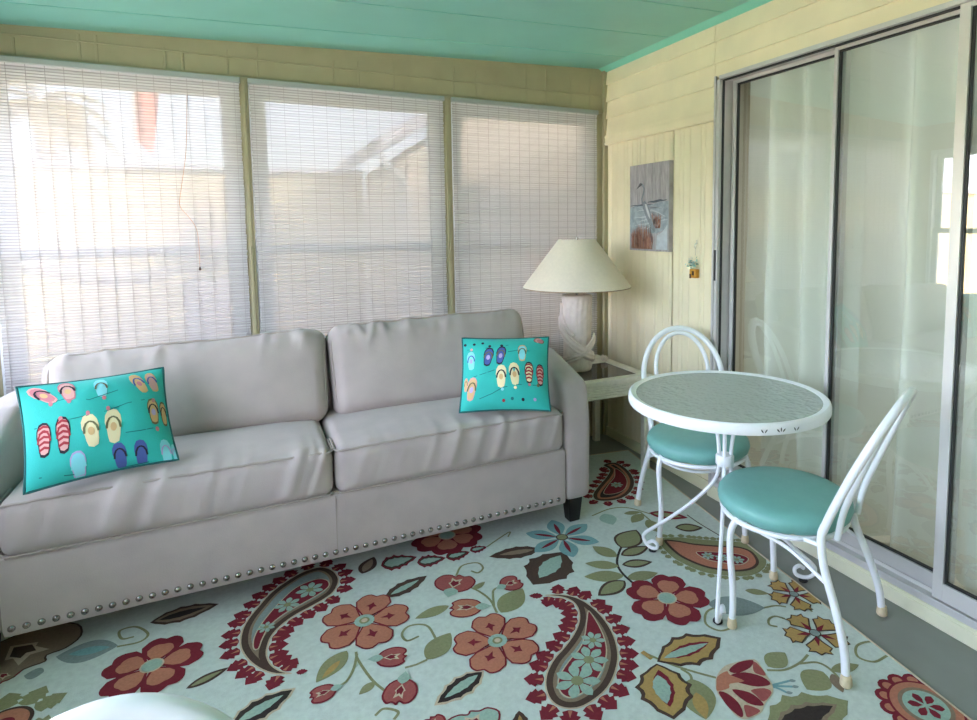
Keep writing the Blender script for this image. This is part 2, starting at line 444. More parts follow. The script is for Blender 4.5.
# lock plate on the jamb
b = MB().box(-.026, -.02, DY0-.006, DY0-.016, 1.09, 1.24); dpart(b, 'latch_plate', alu_dark)
def door_panel(name, y0, y1, x, st0, st1, m, bot=.085, deep=.028):
    b = MB()
    b.box(x, x+deep, y0, y0-st0, .09, DZ1-.019); b.box(x, x+deep, y1+st1, y1, .09, DZ1-.019)
    b.box(x, x+deep, y0-st0, y1+st1, .09, .09+bot); b.box(x, x+deep, y0-st0, y1+st1, DZ1-.034, DZ1-.019)
    o = dpart(b, name, m)
    xm = x+deep/2
    b = MB(); g = .007
    for (ya, yb, za, zb) in ((y0-st0, y0-st0-g, .09+bot+g, DZ1-.034-g), (y1+st1+g, y1+st1, .09+bot+g, DZ1-.034-g), (y0-st0, y1+st1, .09+bot, .09+bot+g), (y0-st0, y1+st1, DZ1-.034-g, DZ1-.034)):
        b.box(xm-.006, xm+.006, ya, yb, za, zb)
    b.xform(lambda p: p-Vector((0, DY0, 0))); b.build('glazing_seal', alu_dark, o)
    b = MB().add([(xm, y0-st0, .09+bot), (xm, y1+st1, .09+bot), (xm, y1+st1, DZ1-.034), (xm, y0-st0, DZ1-.034)], [(0, 1, 2, 3)])
    b.xform(lambda p: p-Vector((0, DY0, 0))); b.build('pane', door_glass, o)
    return o
door_panel('door_panel', DY0-.03, Y1-.022, .055, .022, .022, alu)
door_panel('door_panel', Y1+.004, Y2-.02, .020, .016, .03, alu, .062)
door_panel('door_panel', Y2+.018, DY1+.02, -.014, .034, .04, alu_light, .06)
# painted curb below the door
o = MB().box(-.034, .06, DY0+.01, DY1-.1, 0, .052).box(-.030, .0, DY0+.01, DY1-.1, .05, .062).build('trim_2', sill_m, bevel=.003); struct(o, 'cream painted curb under the sliding door', 'trim')
# curtain behind the glass
def curtain(y0, y1, seed, lab, x=.15, amp=.022, base=.03):
    r = random.Random(seed)
    ks = [(r.uniform(14, 40), r.uniform(0, 6), r.uniform(.3, 1)) for _ in range(5)]
    e = MB()
    def fn(u, v):
        y = y0+(y1-y0)*u; z = base+(2.12-base)*v
        d = sum(a*math.sin(k*y+p+.35*(1-v)*math.sin(p*3)) for k, p, a in ks)
        flare = 1+.6*(1-v)**2
        return (x+amp*.55*d*flare + .012*noise.noise((y*4, z*2.5, seed)), y, z)
    e.grid(fn, 160, 14)
    c = Vector((x, (y0+y1)/2, base))
    o = e.build('sheer_curtain', curtain_m, smooth=True, angle=180, loc=c, fixn=False)
    return tag(o, lab, 'curtain', 'sheer curtains behind the sliding door')
curtain(DY0+.02, -1.25, 3, 'sheer white curtain behind the far door panel, pushed to the jamb', .24, .04)
curtain(-1.235, -1.70, 5, 'sheer white curtain hanging behind the middle of the sliding door', .13, .04)
curtain(-1.54, -2.19, 11, 'sheer white curtain behind the middle glass panel and its wide stile', .25, .045)
curtain(-2.165, -2.85, 15, 'sheer white curtain behind the nearest door panel at the right edge', .13, .04)
# the room behind the curtain
dark_room = mat('inner_room_paint', '#b8b3a6', .8)
b = MB(); b.box(2.6, 2.7, 0, -5, 0, 2.5); b.box(.06, 2.6, .0, .1, 0, 2.5); b.box(.06, 2.6, -5.0, -4.9, 0, 2.5); b.box(.06, 2.6, .1, -5, 2.4, 2.5); b.box(.06, 2.6, .1, -5, -.12, .0)
o = b.build('wall_inner', dark_room); struct(o, 'dim room behind the sliding door curtains', 'wall')

# ------------------------------------------------------------------ soft shapes
def lerp_nodes(n, edge):
    """n+1 params in -1..1, denser towards both ends"""
    out = []
    for i in range(n+1):
        t = -1+2*i/n
        s = math.copysign(1-(1-abs(t))**1.6, t)
        out.append(s*edge+t*(1-edge))
    return out
def soft_box(b, h, r, n=(40, 24, 12), disp=None, mi=0):
    """rounded box of half sizes h centred on the origin, each vertex displaced by disp(p, normal)"""
    hx, hy, hz = h
    ax = [lerp_nodes(k, .75) for k in n]
    idx = {}; vs = []; fs = []
    def vert(i, j, k):
        key = (i, j, k)
        if key in idx: return idx[key]
        p = Vector((ax[0][i]*hx, ax[1][j]*hy, ax[2][k]*hz))
        q = Vector((max(-hx+r, min(hx-r, p.x)), max(-hy+r, min(hy-r, p.y)), max(-hz+r, min(hz-r, p.z))))
        d = p-q
        nn = d.normalized() if d.length > 1e-9 else Vector((0, 0, 0))
        if d.length > 1e-9: p = q+nn*r
        if nn.length < .5:
            nn = Vector((0, 0, 1))
        if disp: p = disp(p, nn)
        idx[key] = len(vs); vs.append(p); return idx[key]
    nx, ny, nz = n
    for (a, bb, fixed) in ((nx, ny, 'z'), (nx, nz, 'y'), (ny, nz, 'x')):
        for side in (0, 1):
            for i in range(a):
                for j in range(bb):
                    if fixed == 'z': q = [(i, j), (i+1, j), (i+1, j+1), (i, j+1)]; f = [vert(u, v, side*nz) for u, v in q]
                    elif fixed == 'y': q = [(i, j), (i+1, j), (i+1, j+1), (i, j+1)]; f = [vert(u, side*ny, v) for u, v in q]
                    else: q = [(i, j), (i+1, j), (i+1, j+1), (i, j+1)]; f = [vert(side*nx, u, v) for u, v in q]
                    fs.append(f)
    b.add(vs, fs, mi)
    return b

# ------------------------------------------------------------------ sofa
SX0, SX1, SXM = -2.765, -.825, -1.797
sofa = thing('sofa', 'light grey fabric sofa with silver nailheads below the windows', 'sofa', (SXM, -.55, .009))
SO = Vector(sofa.location)
def spart(b, name, m, par=sofa, **kw):
    if par is sofa: b.xform(lambda p: p-SO)
    return b.build(name, m, par, **kw)
# front rail and hidden box
def rail_disp(p, n): return p+n*.002*noise.noise(p*5)
b = MB(); soft_box(b, ((SX1-SX0)/2+.004, .05, .126), .012, (40, 6, 8), rail_disp); b.xform(lambda p: p+Vector(((SX0+SX1)/2, -.942, .243)))
spart(b, 'front_rail', sofa_m, smooth=True)
b = MB().box(SX0, SX1, -.90, -.12, .13, .36); spart(b, 'seat_box', sofa_m)
b = MB().box(SXM-.0012, SXM+.0012, -.9935, -.9915, .122, .364); spart(b, 'rail_seam', sofa_pipe)
# back
def back_disp(p, n): return p+n*.004*noise.noise(p*4)
b = MB(); soft_box(b, ((SX1-SX0)/2+.06, .08, .345), .05, (40, 8, 14), back_disp)
b.xform(lambda p: Vector((p.x+(SX0+SX1)/2, p.y-.19+.10*(p.z/.69), p.z+.475))); spart(b, 'back_frame', sofa_m, smooth=True)
# arms, slightly higher towards the back and rounded on top
def arm(x_in, x_out, name):
    b = MB(); hx = abs(x_out-x_in)/2; cx = (x_in+x_out)/2; sg = 1 if x_out > x_in else -1
    def disp(p, n): return p+n*.004*noise.noise(p*4+Vector((cx, 0, 0)))
    soft_box(b, (hx, .44, .287), .035, (12, 36, 20), disp)
    def fn(p):
        t = max(0, (p.y+.44)/.88)                    # 0 at the front
        top = max(0, p.z/.287)
        z = p.z+.407
        z += top*(-.045+.10*min(1, t*2.6)**.8*(1 if t < .5 else 1-(t-.5)*.35))
        y = p.y-.552+top*top*.045*(1-t)
        x = p.x+cx+sg*(.008*max(0, p.z/.287)) 
        return Vector((x, y, z))
    b.xform(fn)
    o = spart(b, name, sofa_m, smooth=True)
    # piping on the front panel edge
    return o
armR = arm(SX1, SX1+.135, 'arm'); armL = arm(SX0, SX0-.135, 'arm')
# seat cushions
def seat_cushion(x0, x1, seed):
    hx = (x1-x0)/2; hy = .36; hz = .092; r = random.Random(seed)
    pk = [(r.uniform(-.95, .95), r.uniform(.3, 1), r.uniform(.012, .028)) for _ in range(26)]
    def disp(p, n):
        u, v = p.x/hx, p.y/hy
        q = p.copy()
        if p.z > 0:
            q.z += .022*(1-u**4)*(1-v**4)+.004*noise.noise((p.x*5+seed, p.y*5, 0))
        q.y -= .012*(1-u**4)*(1-(p.z/hz)**2) if p.y < 0 else 0
        fr = math.exp(-((p.y+hy)/.14)**2)
        g = sum(a*math.exp(-((u*hx-c*hx-.35*(p.z-hz))/w)**2) for c, a, w in pk)
        gl = g*fr
        q += Vector((0, -.6, .5))*(.0085*gl)
        return q
    b = MB(); soft_box(b, (hx-.003, hy, hz), .042, (110, 40, 14), disp)
    c = Vector(((x0+x1)/2, -.64, .452))
    b.xform(lambda p: p+c)
    o = spart(b, 'seat_cushion', sofa_m, smooth=True, angle=180)
    # welt along the top and bottom front edges
    for zz, nm in ((hz-.012, 1), (-hz+.012, 0)):
        pts = []
        for i in range(61):
            u = -1+2*i/60
            p = Vector((u*(hx-.02), -hy+.006, zz))
            p.y -= .012*(1-u**4)*(1-(zz/hz)**2)*.6
            if zz > 0: p.z += .001*math.sin(u*40+seed)+.006*(1-u**4)
            pts.append(p+c-SO)
        e0 = [Vector((-(hx-.004), -.2, zz))+c-SO, Vector((-(hx-.004), -hy+.03, zz))+c-SO]; e1 = [Vector(((hx-.004), -hy+.03, zz))+c-SO, Vector(((hx-.004), -.2, zz))+c-SO]
        MB().tube(e0+pts+e1, .0045, 6).build('welt', sofa_pipe, o, smooth=True)
    return o
seat_cushion(SX0, SXM, 2); seat_cushion(SXM, SX1, 9)
# back cushions, leaning, plump, with welted edges
def back_cushion(x0, x1, seed, zl, zr):
    hx = (x1-x0)/2; hz = .195; hy = .105; r = random.Random(seed)
    pk = [(r.uniform(-.95, .95), r.uniform(.2, 1), r.uniform(.012, .03), r.uniform(-.5, .5)) for _ in range(24)]
    def disp(p, n):
        u, w = p.x/hx, p.z/hz
        q = p.copy()
        bul = (1-u**4)*(1-w**4)
        q.y += math.copysign(.035*bul, p.y)
        top = max(0, w)
        g = sum(a*math.exp(-((p.x-c*hx-s*(hz-p.z))/wd)**2) for c, a, wd, s in pk)*math.exp(-((p.z-hz)/.09)**2)
        q += Vector((0, -.8, .4))*(.0085*g)
        q.z += top**2*(.012*(1-u**2)*0+.006*noise.noise((p.x*5+seed, 1, 0))) 
        q.x += .012*math.copysign(1, u)*(abs(u)**6)*(w*.6)
        q += n*.004*noise.noise(p*6+Vector((seed, 0, 0)))
        return q
    c = Vector(((x0+x1)/2, -.475, .70)); T = math.radians(17); Rm = Matrix.Rotation(-T, 3, 'X')
    def place(p):
        p = p.copy(); u = p.x/hx
        p.z += (p.z+hz)/(2*hz)*((zl+zr)/2+(zr-zl)/2*u)
        return Rm @ p + c
    b = MB(); soft_box(b, (hx-.004, hy, hz), .06, (100, 14, 40), disp)
    b.xform(place)
    o = spart(b, 'back_cushion', sofa_m, smooth=True, angle=180)
    # welt round the front face
    pts = []
    loop = []
    for i in range(40): loop.append((-1+2*i/40, 1))
    for i in range(16): loop.append((1, 1-2*i/16))
    for i in range(40): loop.append((1-2*i/40, -1))
    for i in range(16): loop.append((-1, -1+2*i/16))
    for u, w in loop:
        # soften the corners of the loop
        k = (abs(u)**8+abs(w)**8)**(1/8); u2, w2 = u/k*.985, w/k*.985
        p = Vector((u2*(hx-.008), -hy+.026, w2*(hz-.006)))
        p = disp(p, Vector((0, 0, 0)))
        pts.append(place(p)-SO)
    MB().tube(pts, .0048, 6, closed=True).build('welt', sofa_pipe, o, smooth=True)
    return o
back_cushion(-2.735, -1.757, 4, -.012, .016); back_cushion(-1.750, -.806, 8, .018, .042)
# legs
for (x, y) in ((-.762, -.935), (-2.83, -.935), (-.762, -.17), (-2.83, -.17)):
    b = MB(); t, q = .036, .026
    b.add([(x-q, y-q, .0091), (x+q, y-q, .0091), (x+q, y+q, .0091), (x-q, y+q, .0091), (x-t, y-t, .125), (x+t, y-t, .125), (x+t, y+t, .125), (x-t, y+t, .125)], [(0, 3, 2, 1), (4, 5, 6, 7), (0, 1, 5, 4), (1, 2, 6, 5), (2, 3, 7, 6), (3, 0, 4, 7)])
    spart(b, 'leg', black_wood, bevel=.003)
# nailheads
nb = MB().lathe([(.0108, 0), (.0100, .0035), (.0072, .0066), (.0034, .0082), (0, .0087)], seg=12)
nb.xform(lambda p: Vector((p.x, -p.z, p.y)))
nail0 = nb.build('nail_head', nail_m, sofa, smooth=True)
x = -2.745; first = True
while x < -.83:
    o_ = nail0 if first else nail0.copy()
    if not first: COL.objects.link(o_); o_.parent = sofa
    o_.location = Vector((x, -.9915, .146))-SO; first = False
    x += .0362

# ------------------------------------------------------------------ throw pillows
P_TEAL = mat('pillow_teal', '#2fb3a8', .8, var=.06, scale=14, bump=.12, bscale=240, sheen=.1)
PC = {k: mat('pillow_'+k, v, .85) for k, v in dict(pink='#d9a59c', cream='#e9dcae', blue='#4c5fa0', aqua='#86d6dc', black='#2a2430', red='#a2343c', olive='#6d6a4a', line='#1d6f70', lav='#b5a6cf', tan='#d8b27e', rose='#c67f86').items()}
PKEYS = list(PC); PMATS = [P_TEAL]+[PC[k] for k in PKEYS]
def PI_(k): return 1+PKEYS.index(k)
def pillow(lab, W, H, T, motifs, seed, pinch=.055):
    """local frame: x right, z up, front faces -y; origin at the bottom edge centre"""
    e = thing('throw_pillow', lab, 'pillow', (0, 0, 0), 0, 'teal flip-flop throw pillows on the sofa')
    def surf(u, v, side, off=0):
        x = W/2*u*(1-pinch*(1-v*v)*1.0); z = H/2*v*(1-pinch*(1-u*u)*1.1)
        th = T/2*(max(0, 1-u*u)**.62)*(max(0, (1-v**2))**.62)
        th += .003*noise.noise((u*2.2+seed, v*2.2, side))*(1-u*u)*(1-v*v)*3
        # pull creases running from the corners
        return Vector((x, side*(th+off), z+H/2))
    def g(t): return math.copysign(abs(t)**.85, t) if abs(t) < 1 else t
    b = MB()
    b.grid(lambda a, c: surf(math.sin((a-.5)*PI), math.sin((c-.5)*PI), -1), 44, 34, 0)
    b.grid(lambda a, c: surf(math.sin((a-.5)*PI), math.sin((c-.5)*PI), 1), 44, 34, 0, flip=True)
    # printed motifs, on the front cloth: polygons in (u, v) laid on the surface
    for (poly, key, lv) in motifs:
        pts = [Vector((max(-.985, min(.985, p[0])), max(-.985, min(.985, p[1])), 0)) for p in poly]
        tris = tessellate_polygon([pts])
        vs = [surf(p.x, p.y, -1, .0012+.0005*lv) for p in pts]
        b.add(vs, [tuple(t) for t in tris], PI_(key))
    o = b.build('cover', PMATS, e, smooth=True, angle=180, fixn=False, weld=False)
    pts = []
    for i in range(40): pts.append((-1+2*i/40, 1))
    for i in range(30): pts.append((1, 1-2*i/30))
    for i in range(40): pts.append((1-2*i/40, -1))
    for i in range(30): pts.append((-1, -1+2*i/30))
    MB().tube([surf(u*.997, v*.997, -1) for u, v in pts], .0042, 7, closed=True).build('piping', mat('pillow_piping%d' % seed, '#23615f', .8), o, smooth=True)
    return e
def ell(cx, cy, rx, ry, a=0, n=14, f=None):
    out = []
    for i in range(n):
        t = 2*PI*i/n; k = f(t) if f else 1
        x, y = rx*k*math.cos(t), ry*k*math.sin(t)
        out.append((cx+x*math.cos(a)-y*math.sin(a), cy+x*math.sin(a)+y*math.cos(a)))
    return out
def sole(cx, cy, w, h, a, s=1):
    """flip-flop sole outline, toe up"""
    base = [(0, 1), (.55, .92), (.92, .6), (1, .2), (.8, -.25), (.72, -.6), (.55, -.9), (0, -1), (-.55, -.9), (-.72, -.6), (-.8, -.25), (-1, .2), (-.92, .6), (-.55, .92)]
    return [(cx+(p*w*s)*math.cos(a)-(q*h*s)*math.sin(a), cy+(p*w*s)*math.sin(a)+(q*h*s)*math.cos(a)) for p, q in base]
def strip(pts, w, a=0, asp=1.0):
    """thin polygon round a polyline in (u, v)"""
    L = []; R = []
    n = len(pts)
    for i, (x, y) in enumerate(pts):
        x0, y0 = pts[max(0, i-1)]; x1, y1 = pts[min(n-1, i+1)]
        dx, dy = (x1-x0)*asp, y1-y0; l = math.hypot(dx, dy) or 1
        nx, ny = -dy/l/asp*w, dx/l*w
        L.append((x+nx, y+ny)); R.append((x-nx, y-ny))
    return L+R[::-1]
def flipflop(M_, cx, cy, w, h, a, rim, main, strap, heart=None, up=True, stripes=None):
    if not up: a += PI
    M_.append((sole(cx, cy, w, h, a, 1.18), rim, 0)); M_.append((sole(cx, cy, w, h, a), main, 1))
    ca, sa = math.cos(a), math.sin(a)
    def L(p, q): return (cx+p*w*ca-q*h*sa, cy+p*w*sa+q*h*ca)
    if stripes:
        for q in (-.72, -.36, 0, .36, .7):
            M_.append(([L(-.8, q-.02), L(0, q+.1), L(.8, q-.02), L(.8, q+.14), L(0, q+.28), L(-.8, q+.14)], stripes, 2))
    if heart: M_.append((ell(*L(0, -.1), w*.45, h*.3, a), heart, 2))
    for s in (-1, 1):
        M_.append((strip([L(s*.98, -.2), L(s*.85, .2), L(s*.5, .5), L(0, .62)], w*.16), strap, 3))
def px_map(quad):
    """bilinear inverse: photo corner pixels (TL, TR, BR, BL) -> (u, v)"""
    TL, TR, BR, BL_ = [Vector(q) for q in quad]
    def f(x, y):
        u = v = .5; P = Vector((x, y))
        for _ in range(12):
            A = TL*(1-u)+TR*u; B = BL_*(1-u)+BR*u; Q = A*(1-v)+B*v; e = P-Q
            du = (TR-TL)*(1-v)+(BR-BL_)*v; dv = B-A
            det = du.x*dv.y-du.y*dv.x
            u += (e.x*dv.y-e.y*dv.x)/det; v += (du.x*e.y-du.y*e.x)/det
        return (2*u-1, 1-2*v)
    return f
def place_pillow(e, BLc, BRc, TLc, TRc):
    ex = ((BRc-BLc)+(TRc-TLc)).normalized(); ez = ((TLc-BLc)+(TRc-BRc)); ez = (ez-ex*ez.dot(ex)).normalized(); ey = ez.cross(ex)
    m = Matrix((ex, ey, ez)).transposed().to_4x4(); m.translation = (BLc+BRc)/2
    e.matrix_world = m
def pillow_corners(bl, br, tl, tr, zs, tilt):
    B0, B1 = floor_pt(*bl, zs), floor_pt(*br, zs); e = (B1-B0).normalized(); back = Vector((-e.y, e.x, 0)); up = Vector((0, 0, 1))*math.cos(tilt)+back*math.sin(tilt); n = e.cross(up)
    o = []
    for q in (tl, tr):
        d = ray(*q); t = n.dot(B0-CP)/n.dot(d); o.append(CP+d*t)
    return B0, B1, o[0], o[1]
# left pillow
c4 = pillow_corners((26, 494), (177, 460), (18, 387), (168, 367), .578, math.radians(34))
W1, H1 = ((c4[1]-c4[0]).length+(c4[3]-c4[2]).length)/2, ((c4[2]-c4[0]).length+(c4[3]-c4[1]).length)/2
cq = [(38, 152), (718, 75), (745, 490), (65, 660)]; f1 = px_map(cq)      # in the pixels of a close-up of this pillow
ms = []
def ff1(x, y, w, h, deg, rim, main, strap, **k):
    u, v = f1(x, y); flipflop(ms, u, v, w/340, h/240, math.radians(deg), rim, main, strap, **k)
ff1(140, 215, 30, 52, 35, 'pink', 'rose', 'black', heart='tan'); ff1(248, 200, 32, 52, 5, 'rose', 'pink', 'black', heart='tan')
ff1(400, 190, 28, 50, 0, 'aqua', 'aqua', 'olive'); ff1(585, 165, 26, 54, 20, 'tan', 'tan', 'blue', heart='rose'); ff1(655, 155, 24, 50, 12, 'tan', 'pink', 'blue')
ff1(135, 440, 27, 66, 0, 'black', 'pink', 'red', stripes='red'); ff1(218, 425, 28, 72, 0, 'black', 'pink', 'red', stripes='red')
ff1(340, 410, 34, 66, 4, 'cream', 'cream', 'olive', heart='tan'); ff1(445, 385, 34, 70, -2, 'cream', 'cream', 'olive', heart='tan')
ff1(650, 300, 26, 58, 0, 'olive', 'tan', 'black', heart='lav'); ff1(706, 300, 16, 54, 0, 'olive', 'tan', 'black')
ff1(285, 560, 30, 52, 5, 'lav', 'aqua', 'aqua'); ff1(468, 512, 28, 48, 5, 'blue', 'blue', 'black'); ff1(568, 492, 28, 50, 0, 'blue', 'blue', 'black'); ff1(690, 470, 24, 50, 0, 'aqua', 'aqua', 'lav'); ff1(733, 468, 12, 40, 0, 'aqua', 'aqua', 'lav')
for (x, y) in ((410, 250), (660, 378), (170, 268), (250, 262), (330, 330), (425, 305), (208, 350), (655, 248)):
    u, v = f1(x, y); ms.append((ell(u, v, .028, .05), 'rose', 1))
for pl in (((165, 262), (260, 240), (340, 262), (480, 208)), ((95, 382), (200, 365), (330, 340), (420, 318), (520, 275), (610, 250)), ((500, 415), (570, 400), (640, 378)), ((120, 602), (240, 596), (420, 572), (600, 520))):
    ms.append((strip([f1(*p) for p in pl], .008), 'line', 0))
pl1 = pillow('teal flip-flop print throw pillow leaning on the left arm of the sofa', W1*1.0, H1, .165, ms, 1)
place_pillow(pl1, *c4)
# right pillow
c4b = pillow_corners((459, 413), (551, 411), (461, 338), (547, 337), .578, math.radians(30))
W2, H2 = ((c4b[1]-c4b[0]).length+(c4b[3]-c4b[2]).length)/2, ((c4b[2]-c4b[0]).length+(c4b[3]-c4b[1]).length)/2
cq2 = [(105, 120), (705, 115), (735, 640), (105, 645)]; f2 = px_map(cq2)
ms = []
def ff2(x, y, w, h, deg, rim, main, strap, **k):
    u, v = f2(x, y); flipflop(ms, u, v, w/305, h/262, math.radians(deg), rim, main, strap, **k)
ff2(168, 305, 26, 58, 3, 'aqua', 'aqua', 'blue', heart='lav'); ff2(292, 285, 30, 62, -8, 'black', 'blue', 'olive', heart='lav'); ff2(380, 275, 29, 62, -8, 'black', 'blue', 'olive', heart='lav'); ff2(530, 255, 27, 56, 0, 'tan', 'aqua', 'olive')
ff2(180, 505, 30, 66, -5, 'pink', 'tan', 'olive', heart='lav'); ff2(388, 430, 32, 68, 0, 'cream', 'cream', 'black', heart='tan'); ff2(482, 415, 32, 68, 4, 'cream', 'cream', 'black', heart='tan'); ff2(585, 400, 27, 66, 0, 'black', 'cream', 'red', stripes='red'); ff2(665, 410, 24, 66, 0, 'black', 'pink', 'red', stripes='red')
ff2(135, 470, 12, 40, 0, 'pink', 'tan', 'olive'); ff2(640, 150, 22, 30, 60, 'olive', 'rose', 'pink')
for (x, y, k) in ((400, 520, 'aqua'), (490, 510, 'cream'), (410, 592, 'red'), (545, 585, 'black'), (628, 580, 'lav'), (470, 580, 'line'), (190, 180, 'black'), (125, 180, 'black'), (250, 172, 'black'), (590, 485, 'rose'), (652, 485, 'olive'), (170, 222, 'pink'), (300, 200, 'black'), (383, 195, 'black')):
    u, v = f2(x, y); ms.append((ell(u, v, .035, .04), k, 1))
for pl in (((140, 220), (280, 215), (430, 190)), ((190, 425), (260, 410), (340, 385)), ((240, 575), (330, 545), (400, 510), (500, 490), (640, 485)), ((430, 250), (500, 235), (580, 240))):
    ms.append((strip([f2(*p) for p in pl], .009), 'line', 0))
pl2 = pillow('teal flip-flop print throw pillow against the right arm of the sofa', W2, H2, .155, ms, 2, .05)
place_pillow(pl2, *c4b)

# ------------------------------------------------------------------ bistro chairs
def bistro_chair(label, loc, rotz, hoop_r=.0130, group='white metal bistro chairs'):
    e = thing('bistro_chair', label, 'chair', loc, rotz, group)
    # ring
    R = .202; zr = .376; SYO = .085
    MB().tube([(R*math.cos(2*PI*i/48), SYO+R*math.sin(2*PI*i/48), zr) for i in range(48)], .0085, 8, closed=True).build('seat_ring', white_metal, e, smooth=True)
    def wob(a, i):
        return 1-(.030*max(0, math.sin(a*13+math.sin(a*3)*2))**6*(1 if i < 5 else .35 if i < 7 else 0))
    prof = [(.0, .381), (.12, .379), (.184, .381), (.202, .386), (.214, .398), (.219, .415), (.216, .431), (.204, .444), (.178, .452), (.12, .457), (.06, .4595), (0, .460)]
    MB().lathe(prof, (0, SYO, 0), seg=88, wob=wob).build('seat_cushion', vinyl_teal, e, smooth=True, angle=180)
    for s in (-1, 1):
        p = spline([(s*.168, .163, .386), (s*.181, .176, .372), (s*.190, .188, .33), (s*.186, .190, .25), (s*.178, .184, .16), (s*.180, .180, .08), (s*.185, .180, .02)], 6)
        l = MB().tube(p, .0115, 10).build('front_leg', white_metal, e, smooth=True)
        MB().lathe([(.0135, 0), (.0165, .004), (.0165, .012), (.0145, .028), (.0125, .034), (.0, .034)], (s*.184, .180, .0), 14).build('foot_cap', beige_rub, l, smooth=True)
        # rear legs from the floor to the ring; the back hoop continues them
        p = spline([(s*.213, -.186, .02), (s*.204, -.176, .10), (s*.190, -.146, .20), (s*.174, -.108, .30), (s*.167, -.094, .36), (s*.168, -.092, .41), (s*.168, -.100, .44)], 6)
        l = MB().tube(p, .0125, 10).build('rear_leg', white_metal, e, smooth=True)
        MB().lathe([(.0145, 0), (.0175, .004), (.0175, .012), (.0155, .028), (.0135, .034), (.0, .034)], (s*.214, -.187, .0), 14).build('foot_cap', beige_rub, l, smooth=True)
    def bk(z): return -.092-.190*(max(0, z-.41)/.44)**1.12
    def hoop(w, z0, ztop, zsh, dy0=0, r=.0115):
        def bk2(z): return bk(z)+dy0*max(0, 1-(z-z0)/(ztop-z0))
        pts = []
        for z in (z0, z0+(zsh-z0)*.35, z0+(zsh-z0)*.7): pts.append((-w*(1+.10*(z-z0)/(zsh-z0)), bk2(z), z))
        for i in range(13):
            a = PI-PI*i/12; ww = w*1.12; z = zsh+(ztop-zsh)*math.sin(a); pts.append((ww*math.cos(a), bk2(z), z))
        for z in (z0+(zsh-z0)*.7, z0+(zsh-z0)*.35, z0): pts.append((w*(1+.10*(z-z0)/(zsh-z0)), bk2(z), z))
        return MB().tube(spline(pts, 5), r, 10, up=(0, 1, 0))
    hoop(.168, .42, .85, .63, 0, hoop_r).build('back_hoop', white_metal, e, smooth=True)
    hoop(.112, .384, .828, .66, -.030, hoop_r*.78).build('inner_hoop', white_metal, e, smooth=True)
    # curved braces under the ring
    for s in (-1, 1): MB().tube([(s*.160, -.034, zr), (s*.168, -.094, zr)], .0075, 8).build('bracket', white_metal, e, smooth=True)
    for pts in ([(-.182, .180, .368), (-.10, .195, .335), (0, .20, .322), (.10, .195, .335), (.182, .180, .368)],
                [(-.178, .166, .374), (-.165, .09, .352), (-.16, .0, .325), (-.180, -.128, .26)],
                [(.178, .166, .374), (.165, .09, .352), (.16, .0, .325), (.180, -.128, .26)]):
        MB().tube(spline(pts, 6), .0065, 8).build('brace', white_metal, e, smooth=True)
    return e
def facing(dx, dy): return math.atan2(dy, dx)-PI/2
RUGZ = .009
ch2 = bistro_chair('white metal bistro chair with teal seat in front of the sliding door', (-.412, -1.950, RUGZ), facing(-.378, .926))
ch1 = copy_tree(ch2); ch1.location = (-.300, -1.222, RUGZ); ch1.rotation_euler.z = facing(-.425, -.905)
ch1['label'] = 'white metal bistro chair with teal seat beyond the glass table, by the panelled wall'
ch3 = bistro_chair('white metal chair in the near foreground, only its curved back rail in view', (-2.238, -2.852, .008), facing(-.12, -1), .0155)

# ------------------------------------------------------------------ glass-topped table
TC = Vector((-.487, -1.630, RUGZ)); TZ = .737-RUGZ
tb = thing('bistro_table', 'round white metal table with a pebbled glass top and scrolled legs', 'table', TC)
R0 = .357
prof = [(R0-.026, TZ-.004), (R0-.006, TZ+.002), (R0, TZ-.002), (R0+.003, TZ-.012), (R0+.003, TZ-.030), (R0, TZ-.036), (R0-.012, TZ-.036), (R0-.014, TZ-.012), (R0-.030, TZ-.012), (R0-.026, TZ-.004)]
rim = MB().lathe(prof, seg=72).build('rim', white_metal, tb, smooth=True)
MB().lathe([(0, TZ-.011), (R0-.0165, TZ-.011), (R0-.0165, TZ-.004), (0, TZ-.004)], seg=64).build('glass_top', pebble, tb)
# pierced leaf cut-outs on the rim
dark_cut = mat('rim_cutout', '#4a4f4c', .8)
for a0 in (-105, 15, 135):
    for da, kind in ((-9, 0), (0, 1), (9, 0)):
        b = MB()
        for k, (dx, dz, rot) in enumerate(((-.010, 0, .7), (0, .003, 0), (.010, 0, -.7)) if kind else ((-.006, 0, .6), (.006, 0, -.6))):
            poly = ell(dx, dz-.021, .0022, .007, rot, 10)
            vs = []
            for (u, w) in poly:
                a = math.radians(a0+da)+u/R0; vs.append(((R0+.0036)*math.cos(a), (R0+.0036)*math.sin(a), TZ+w))
            b.add(vs, [tuple(range(len(vs)))])
        b.build('leaf_cutout', dark_cut, rim, fixn=False)
MB().tube([(.16*math.cos(2*PI*i/40), .16*math.sin(2*PI*i/40), TZ-.03) for i in range(40)], .006, 8, closed=True).build('top_ring', white_metal, tb, smooth=True)
MB().lathe([(.030, .455), (.034, .460), (.034, .490), (.030, .495)], seg=20).build('collar', white_metal, tb, smooth=True)
